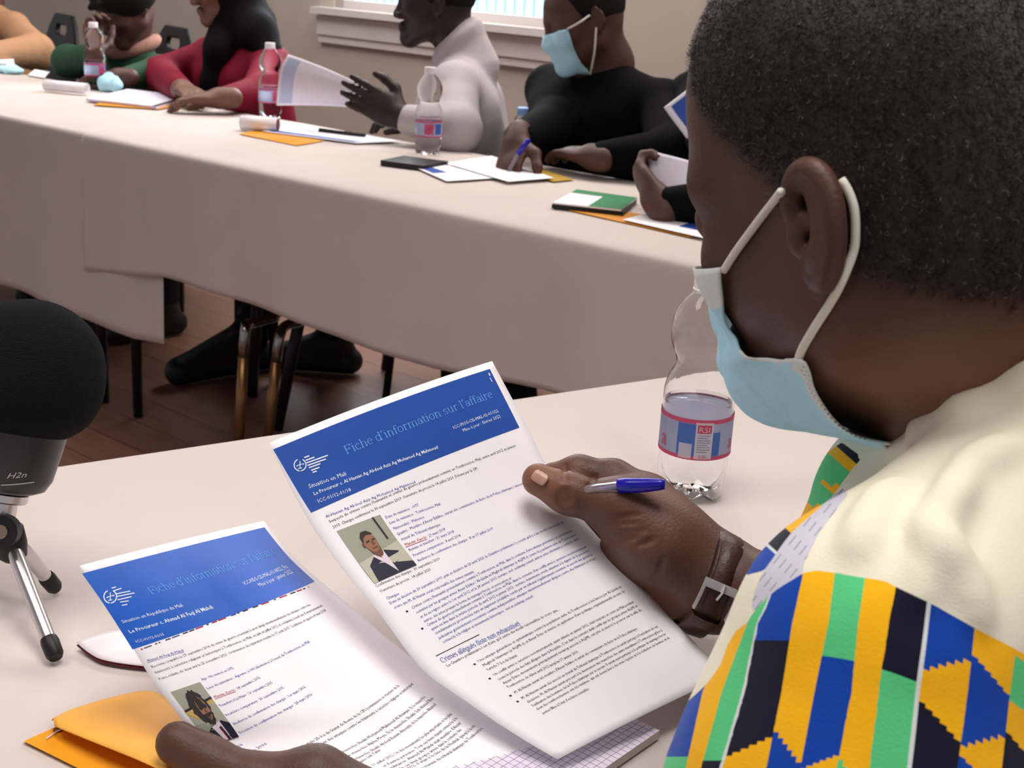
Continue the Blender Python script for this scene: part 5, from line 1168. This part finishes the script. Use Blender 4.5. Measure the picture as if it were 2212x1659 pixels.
# masked man in the black sweater, writing
O = V(1268, 46, .86); NB = V(1312, 138, .92)
wr = V(1118, 300, .52); el = V(1198, 272, .78)
elL = V(1455, 352, .70); elL[2] = max(elL[2], .815); wl = V(1290, 356, .58); wl[2] = .80
masked_man, ms, mt, mg, mM = seated('person', 'man in a black sweater and blue mask, bent over and writing with a pen', O, np.array([-.98, -.14]), math.radians(20), 0, NB, np.array([-.72, -.68]),
    {-1: (el, wr, V(1104, 345, .48) - wr, nz(np.array([.5, .3, -.5])), (.5, .55, .6, .7)), 1: (elL, wl, nz(np.array([-.6, .75, 0])), -ZUP, .3)},
    SK_R, M_BLKS, M_TRO, None, cap_hair(3), chest_r=.135, sleeve=.062, top_name='sweater', sh_w=.20)
# woman in the crimson jacket and black headscarf
O = V(486, -30, .92); NB = V(520, 74, .96)
elR_ = V(346, 172, .80); wr = V(392, 203, .60); elL = V(560, 228, .72); wl = V(487, 212, .56)
for a_ in (elR_, wr, elL, wl): a_[2] = max(a_[2], .795)
def hijab(h, g, M):
    mm = .001; h.ell(g(-14, 0, 26), np.array([108, 90, 112]) * mm, M, .02); h.rc(g(-30, 0, -60), g(-40, 0, -130), .078, .095, .05); h.rc(g(20, 0, -95), g(40, 0, -150), .05, .05, .04)
    h.ell(g(96, 0, -22), np.array([60, 52, 72]) * mm, M, .015, 's')
    h.path([g(-10, 20, -120), g(60, 40, -190), g(104, 34, -290), g(108, 20, -390)], [.06, .058, .052, .042], .04)
    h.path([g(-30, 30, -110), g(-50, 110, -150), g(-60, 170, -215)], [.06, .055, .045], .04)
red_woman, rs, rt, rg, rM = seated('person', 'woman in a crimson jacket and black headscarf, hands folded on the table', O, np.array([-.93, -.36]), math.radians(14), 0, NB, np.array([-.72, -.70]),
    {-1: (elR_, wr, nz(E1 * .9 - N1 * .3), -ZUP, .3), 1: (elL, wl, nz(LFT + np.array([0, -.15, -.05])), -ZUP, .35)}, SK_M, M_RED, M_TRO, None, None, chest_r=.12, sleeve=.058, top_name='jacket', sh_w=.175)
hj_ = Sdf(); hijab(hj_, rg, rM); hj_.build('headscarf', .0055, M_HIJ, red_woman)
# person in the dark green jacket, head bent, hand at the chin
O = V(276, 20, .92); NB = V(290, 102, .98)
elR_ = V(150, 182, .76); wr = V(205, 118, .72); elL = V(345, 185, .82); wl = V(268, 168, .66)
elR_[2] = max(elR_[2], .80); elL[2] = max(elL[2], .80); wl[2] = max(wl[2], .79)
def bushy(h, g, M):
    rnd = np.random.RandomState(6); mm = .001
    h.ell(g(-22, 0, 62), np.array([122, 124, 98]) * mm, M, .02)
    for k in range(46):
        a = rnd.uniform(0, 6.28); b = rnd.uniform(.0, 1.25); d = np.array([math.cos(a) * math.cos(b), math.sin(a) * math.cos(b), math.sin(b)]); h.rc(g(-22 + 108 * d[0], 110 * d[1], 58 + 90 * d[2]), g(-22 + 130 * d[0], 132 * d[1], 52 + 104 * d[2]), .016, .011, .008)
    h.ell(g(92, 0, -32), np.array([66, 60, 66]) * mm, M, .015, 's')
an = T(172, 668, .10); toe = T(228, 716, .03)
green_p, gs, gt, gg, gM = seated('person', 'person in a dark green jacket with bushy hair, head bent, hand at the chin', O, np.array([-.75, -.66]), math.radians(30), 0, NB, np.array([-.62, -.78]),
    {-1: (elR_, wr, V(198, 60, .74) - wr, nz(E1 * .9 + N1 * .2), (.7, .8, .9, 1.0)), 1: (elL, wl, nz(LFT), -ZUP, .5)}, SK_R, M_GREEN, M_NAVY, {-1: (an, toe)}, bushy, chest_r=.12, top_name='jacket', sh_w=.17)
sc_ = Sdf(); lf_ = np.array([.78, -.62, 0]); tf_ = np.array([-.62, -.78, 0])
sc_.path([NB + ZUP * .015 + (lf_ * math.cos(a) * .078 + tf_ * math.sin(a) * .085) - ZUP * .03 * math.sin(a) for a in np.linspace(-.6, 3.9, 18)], [.019] * 18, .02)
0 and sc_.rc(NB + tf_ * .09 + lf_ * .05 - ZUP * .02, NB + tf_ * .12 + lf_ * .10 - ZUP * .09, .034, .024, .02)
sc_.build('neck_scarf', .0055, mat('pale_pink_scarf', (160, 118, 106), .85, .15, .15, 20, bump=.4, bscale=25), green_p)
# person at the far left in tan, only shoulder and sleeve in view
O = V(-60, -75, .95); NB = V(-30, 8, .98); elL = V(78, 128, .86); elL[2] = max(elL[2], .80); wl = V(-25, 150, .62); wl[2] = .80
tan_p, *_ = seated('person', 'person in a tan jacket at the far left edge of the picture', O, np.array([-.6, -.8]), math.radians(5), 0, NB, np.array([-.62, -.78]),
    {1: (elL, wl, nz(-E1), -ZUP, .4), -1: (V(-190, 120, .8), V(-140, 150, .62), nz(E1), -ZUP, .4)}, SK_R, M_TAN, M_NAVY, None, cap_hair(4), chest_r=.14, sleeve=.066, top_name='jacket', sh_w=.19)
# person hidden behind the near head, one hand lifting a page
O = V(1640, 20, .92); NB = V(1660, 150, .96); wr = V(1424, 462, .27); el = V(1600, 500, .34); wr[2] = max(wr[2], .785); el[2] = max(el[2], .80)
elL = V(1790, 330, .62); elL[2] = max(elL[2], .80); wl = V(1668, 232, .56)
hid_p, *_ = seated('person', 'dark sleeved person hidden behind the near head, thumb and fingers lifting a page', O, np.array([-.7, -.7]), math.radians(18), 0, NB, np.array([-.5, -.86]),
    {-1: (el, wr, V(1398, 400, .29) - wr, nz(np.array([.6, .2, .3])), (.8, .9, 1.0, 1.1)), 1: (elL, wl, V(1600, 168, .53) - wl, nz(np.array([-.2, .9, -.2])), (.5, .6, .7, .8))}, SK_R, M_BLKS, M_TRO, None, cap_hair(4), chest_r=.13, top_name='sweater')

# the writing man's mask, following his face
def small_mask(sdf, g, M, parent):
    n = 14; V_ = []
    for i in range(n):
        t = i / (n - 1); z = 2 - 112 * t
        for j in range(21):
            w = (j / 20 - .5) * 2; y = w * (62 - 10 * t); x = 122 - 62 * abs(w) ** 2.2 - 20 * t * t
            V_.append(g(x, y, z - 12 * abs(w) * t))
    V_ = np.array(V_)
    for _ in range(5):
        e = sdf.eval(V_); gr = np.stack([sdf.eval(V_ + np.eye(3)[k] * .001) - e for k in range(3)], 1); gr /= np.linalg.norm(gr, axis=1)[:, None] + 1e-9
        V_ += gr * np.clip(.004 - e, -.003, .012)[:, None]
    o = mesh_obj('face_mask', V_, grid_faces(21, n), M_MASK, parent, True); add_mod_solid(o, .0015)
    for a, b in ((0, (4, 84, 20)), (n - 1, (-4, 84, -12))):
        q0 = V_[a * 21 + (20 if a == 0 else 20)]; MB().tube(spline([q0, (q0 + g(*b)) / 2 + M[:, 1] * .016, g(*b)], 10), .0026, 8).build('ear_strap', M_STRAP, o, True)
small_mask(ms, mg, mM, masked_man)

# ------------------------------------------------------------------ chairs
M_CHB = mat('black_shell_plastic', (13, 13, 15), .5, .4); M_BRASS = mat('brass_tube', (138, 102, 68), .28, .5, metal=.75); M_CHROME = mat('chrome_tube', (150, 146, 142), .18, .5, metal=1.0)
def chair(pos, face, label, group='black shell chairs'):
    f = nz(np.array([face[0], face[1], 0])); l = np.cross(ZUP, f); pos = np.array([pos[0], pos[1], 0.0]); t = empty('shell_chair', pos, label, 'chair', group); M = np.stack([f, l, ZUP], 1)
    a = Sdf(); a.box(pos + ZUP * .435, (.21, .21, .014), M, .013); a.build('seat', .01, M_CHB, t)
    b = Sdf(); up = nz(ZUP - f * .16); Mb = np.stack([np.cross(l, up), l, up], 1)
    b.box(pos - f * .215 + up * .70 , (.010, .20, .22), Mb, .009); b.rc(pos - f * .20 + ZUP * .43, pos - f * .215 + up * .5, .02, .02, .03)
    b.ell(pos - f * .215 + up * .70, (.03, .215, .255), Mb, .01, 'i'); c0 = pos - f * .215 + up * .855; b.rc(c0 - l * .042, c0 + l * .042, .020, .020, .006, 's')
    b.build('backrest', .0065, M_CHB, t)
    for sx in (-1, 1):
        for sy in (-1, 1): MB().tube([pos + f * (.17 * sx) + l * .17 * sy + ZUP * .425, pos + f * (.21 * sx) + l * .20 * sy + ZUP * .004], .011, 12).build('leg', M_BLACK, t, True)
    return t
def under(px, py, n): q = V(px, py, n); return q
q = V(66, 88, 1.12); q = q + np.array([-.8, -.6, 0]) * .215; chair(q, np.array([-.8, -.6, 0]), 'black chair with a slotted back standing between tan jacket and green jacket')
q = V(304, 96, 1.16); q = q + np.array([-.8, -.6, 0]) * .215; chair(q, np.array([-.8, -.6, 0]), 'black chair with a slotted back, seen between green jacket and red sleeve')
chair(V(380, 80, .98), np.array([-.5, -.86]), 'black chair behind the crimson jacket')
chair(V(1015, 108, .90), np.array([-.95, -.1]), 'black chair under the man in the white shirt')
chair(V(1320, 138, .93), np.array([-.72, -.68]), 'black chair under the man in the black sweater')
# stool with bent brass legs pushed under the long cloth
tops = [V(566, 664, .16), V(648, 684, .24)]; cen = (tops[0] + tops[1]) / 2 + N1 * .10; stl = empty('stool', cen * [1, 1, 0], 'stool with bent brass tube legs pushed under the long tablecloth', 'stool')
cz_ = float(np.mean([t_[2] for t_ in tops])) + .005
sst = Sdf(); sst.box(np.array([cen[0], cen[1], cz_ + .012]) + N1 * .06, (.15, .15, .014), np.stack([E1, N1, ZUP], 1), .012); sst.build('seat', .009, M_CHB, stl)
for pts in ([(540, 684, .09), (531, 704, .06), (527, 740, .05), (517, 940, .05)], [(620, 702, .15), (606, 722, .12), (600, 750, .11), (581, 930, .11)]):
    q = [V(*p) for p in pts]; q[0][2] = cz_ - .012; d = nz(q[3] - q[2]); end = q[3] + d * ((q[3][2] - .006) / -d[2])
    st_ = q[0] + N1 * .08; st_[2] = cz_ - .008
    lg = MB().tube(list(spline([st_, q[0], q[1], q[2]], 14)) + [q[2] + d * .04], .0125, 14).build('leg', M_CHROME, stl, True)
    MB().tube([q[2] + d * .035, end], .0128, 14).build('lower_tube', M_BRASS, lg, True)
for pts in ([(655, 690, .30), (618, 832, .30)], [(560, 660, .40), (548, 800, .42)]):
    a, b = V(*pts[0]), V(*pts[1]); a[2] = cz_; d = nz(b - a); MB().tube([a, b + d * ((b[2] - .006) / -d[2])], .016, 12).build('leg', M_BLACK, stl, True)  # back legs in black: the shade under the cloth is put into their colour

# ------------------------------------------------------------------ papers and things on the far table
def flat(name, quad, label, cat, m=M_PAPER, z=.7535, th=.0008, stripe=None, group=None, parts=()):
    z += .003; q = [T(x, y, z) for x, y in quad]; n = len(q)
    v = q + [p - ZUP * th for p in q]; f = [tuple(range(n)), tuple(range(2 * n - 1, n - 1, -1))] + [(i, n + i, n + (i + 1) % n, (i + 1) % n) for i in range(n)]
    o = tag(mesh_obj(name, v, f, m), label, cat, group)
    def sub(x, y): return (q[0] * (1 - x) + q[1] * x) * (1 - y) + (q[3] * (1 - x) + q[2] * x) * y + ZUP * .0003
    for nm, (x0, y0, x1, y1), mm in parts: mesh_obj(nm, [sub(x0, y0), sub(x1, y0), sub(x1, y1), sub(x0, y1)], [(0, 1, 2, 3)], mm, o)
    return o
def roll(name, a, b, r, label, m=M_PAPER, end=None):
    p, q = T(*a, .754 + r), T(*b, .754 + r); d = nz(q - p); u = nz(np.cross(d, ZUP)); w = np.cross(u, d); V_, F_ = [], []; n = 40
    for i in range(n):
        t = i / (n - 1) * 2.4 * 2 * math.pi; rr_ = r * (1 - .16 * i / n)
        for e in (p, q): V_.append(e + u * rr_ * math.cos(t) + w * rr_ * math.sin(t))
    F_ = [(2 * i, 2 * i + 1, 2 * i + 3, 2 * i + 2) for i in range(n - 1)]
    o = add_mod_solid(mesh_obj(name, V_, F_, m, None, True), .0006); tag(o, label, 'paper')
    if end: MB().lathe(q - d * .001, [(.0, -.001), (r * .8, -.001), (r * .8, .003), (.0, .003)], 20, axis=d).build('end_cap', end, o)
    return o
def crumple(name, cx, cy, label, sx=.05, sy=.035, seed=0, hh=1.0):
    rnd = np.random.RandomState(seed); c = T(cx, cy); s = Sdf(); M = np.stack([E1, N1, ZUP], 1)
    s.ell(c + ZUP * (.003 + .011 * hh), (sx, sy, .0125 * hh), M, .01)
    for k in range(7): s.ell(c + E1 * rnd.uniform(-sx, sx) * .75 + N1 * rnd.uniform(-sy, sy) * .7 + ZUP * .0135 * hh, (rnd.uniform(.012, .03), rnd.uniform(.008, .018), rnd.uniform(.010, .020) * hh), head_frame(rnd.normal(0, 1, 3)), .006)
    o = s.build(name, .003, M_MASK); return tag(o, label, 'mask')
M_ENVF = mat('orange_envelope_far', (226, 150, 36), .6, .3); M_GRN = mat('green_cover', (36, 128, 74), .55, .3); M_BLUEP = mat('blue_print', (34, 74, 160), .6, .3)
flat('paper_pile', [(-40, 130), (-12, 119), (37, 123), (14, 137)], 'white pad with green edge lying before the tan jacket', 'paper', z=.782, th=.031, parts=(('green_edge', (.78, 0, 1, 1), M_GRN),))
crumple('face_mask', 26, 160, 'light blue face mask lying crumpled at the far left of the table', .055, .035, 1)
flat('paper_sheet', [(60, 162), (75, 150), (108, 155), (96, 168)], 'small white papers between the crumpled mask and the rolled sheet', 'paper')
roll('rolled_paper', (98, 184), (188, 192), .017, 'white rolled paper lying beside the bottle before the green jacket')
crumple('face_mask', 240, 199, 'light blue face mask lying on the papers before the green jacket', .052, .030, 2, 1.9)
flat('envelope', [(200, 226), (300, 200), (446, 214), (342, 236)], 'orange envelope under white papers in front of the crimson jacket', 'envelope', M_ENVF, .7525)
flat('paper_pile', [(186, 213), (276, 192), (416, 208), (338, 230)], 'white papers lying on an orange envelope in front of the crimson jacket', 'paper', mat('paper_lilac', (222, 216, 236), .7, .25), .760, .007, parts=(('dark_edge', (0, .93, .8, 1), M_BLACK),))
roll('rolled_paper', (521, 265), (600, 270), .019, 'white rolled paper with dark red end in front of the second bottle', end=mat('dark_red_end', (96, 30, 36), .6))
flat('envelope', [(517, 289), (560, 279), (700, 304), (640, 314)], 'orange envelope poking out under sheets beside the rolled paper with red end', 'envelope', M_ENVF, .7525)
flat('information_sheet', [(566, 283), (628, 270), (868, 305), (770, 309)], 'blue headed sheet lying under the black pen on the far table', 'paper', z=.7555, parts=(('banner', (.06, .06, .24, .94), M_BLUEP),))
pn = empty('marker_pen', T(742, 284, .762), 'black marker pen lying on a sheet under the held page', 'pen')
MB().tube([T(690, 281, .762), T(745, 288, .762)], .0055, 12).build('barrel', M_BLACK, pn, True); MB().tube([T(744, 288, .762), T(788, 293, .762)], .0065, 12).build('cap', mat('dark_grey_plastic', (40, 42, 42), .5), pn, True)
flat('notebook', [(822, 346), (872, 336), (968, 348), (914, 358)], 'black notebook lying flat in front of the bottle and the white shirt', 'notebook', M_BLACK, .763, .012)
flat('information_sheet', [(872, 350), (930, 348), (1075, 384), (965, 391)], 'sheet with blue heading lying beside the black notebook', 'paper', z=.7555, parts=(('banner', (.08, .04, .42, .62), M_BLUEP),))
flat('paper_sheet', [(962, 352), (1062, 336), (1196, 384), (1098, 392)], 'white sheet under the writing hand of the masked man', 'paper', z=.7585)
flat('envelope', [(1120, 372), (1160, 360), (1240, 388), (1195, 392)], 'yellowish envelope under the black sleeve of the writing man', 'envelope', mat('yellow_envelope', (176, 140, 30), .6), .7535)
flat('notebook', [(1192, 441), (1244, 412), (1376, 430), (1346, 458)], 'black notebook under a green and white booklet near the lifted page', 'notebook', M_BLACK, .760, .008)
flat('booklet', [(1194, 437), (1246, 409), (1376, 427), (1342, 453)], 'green and white booklet lying on a black notebook', 'booklet', z=.764, th=.003, parts=(('green_cover_panel', (.74, .0, 1.0, 1.0), M_GRN), ('green_cover_block', (.0, .52, .74, 1.0), M_GRN)))
flat('envelope', [(1230, 454), (1300, 447), (1580, 500), (1490, 512)], 'orange envelope at the front edge beside the lifted white page', 'envelope', M_ENVF, .7525)
flat('information_sheet', [(1345, 474), (1390, 462), (1580, 496), (1530, 516)], 'sheet with blue strip lying on the orange envelope near the masked face', 'paper', z=.7565, parts=(('banner', (.45, .55, 1, .95), M_BLUEP),))
def vdep(px, py, n): return (V(px, py, n) - CAM) @ _F
def held(name, L_, R_, label, bow=0.0, parts=()):
    sh = Sheet([(x, y, vdep(x, y, n)) for x, y, n in L_], [(x, y, vdep(x, y, n)) for x, y, n in R_], bow, rest=0); v, f = sh.mesh('x', 20, 20)
    o = add_mod_solid(mesh_obj(name, v, f, mat('thin_page', (224, 220, 232), .75, .2), None, True), .0004); tag(o, label, 'paper')
    for nm, (u0, v0, u1, v1), mm in parts:
        mb = MB(); uu, vv = np.meshgrid(np.linspace(u0, u1, 10), np.linspace(v0, v1, 10)); mb.add(sh.place(np.stack([uu.ravel(), vv.ravel()], 1), .0009), grid_faces(10, 10)); mb.build(nm, mm, o, True)
    return o, sh
pg, shp = held('printed_page', [(622, 117, .50), (606, 150, .48), (600, 190, .48), (597, 228, .50)], [(785, 186, .58), (784, 200, .575), (783, 215, .575), (782, 234, .58)], 'printed page held out by the man in the white shirt', -.012)
mb = MB()
for k in range(24):
    u0 = .22 + k * .026; a, b = shp.at([u0, u0 + .008], [.12, .12]), shp.at([u0, u0 + .008], [.88 - .2 * (k % 5 == 4), .88 - .2 * (k % 5 == 4)]); e = shp.nrm() * .0007
    mb.add([a[0] + e, a[1] + e, b[1] + e, b[0] + e], [(0, 1, 2, 3)])
mb.build('page_text', mat('faint_print', (196, 190, 200), .8), pg)
uu, vv = np.meshgrid(np.linspace(.03, .17, 8), np.linspace(.05, .95, 10)); MB().add(shp.place(np.stack([uu.ravel(), vv.ravel()], 1), .0008), grid_faces(8, 10)).build('banner', mat('faint_blue_print', (176, 186, 214), .8), pg, True)
held('blank_page', [(1396, 324, .33), (1404, 370, .31), (1414, 415, .29), (1426, 462, .27)], [(1560, 368, .36), (1565, 400, .34), (1568, 440, .31), (1570, 474, .28)], 'white page lifted upright by a hand next to the green booklet', .004)
held('information_sheet', [(1434, 232, .50), (1450, 255, .49), (1466, 276, .48), (1484, 300, .47)], [(1580, 120, .56), (1596, 145, .55), (1612, 168, .54), (1630, 190, .53)], 'sheet with blue heading and white border held up beside the near forehead', .0, (('banner', (.08, .10, .94, .9), M_BLUEP),))
pw = empty('ballpoint_pen', V(1112, 332, .46), 'small blue pen in the writing hand of the masked man', 'pen')
MB().tube([V(1098, 372, .44), V(1120, 330, .46)], .0045, 10).build('barrel', mat('clear_pen_plastic', (235, 230, 240), .1, .5, trans=.85, ior=1.1), pw, True); MB().tube([V(1118, 333, .46), V(1143, 302, .47)], .0058, 10).build('cap', mat('royal_blue_plastic', (20, 18, 160)), pw, True)
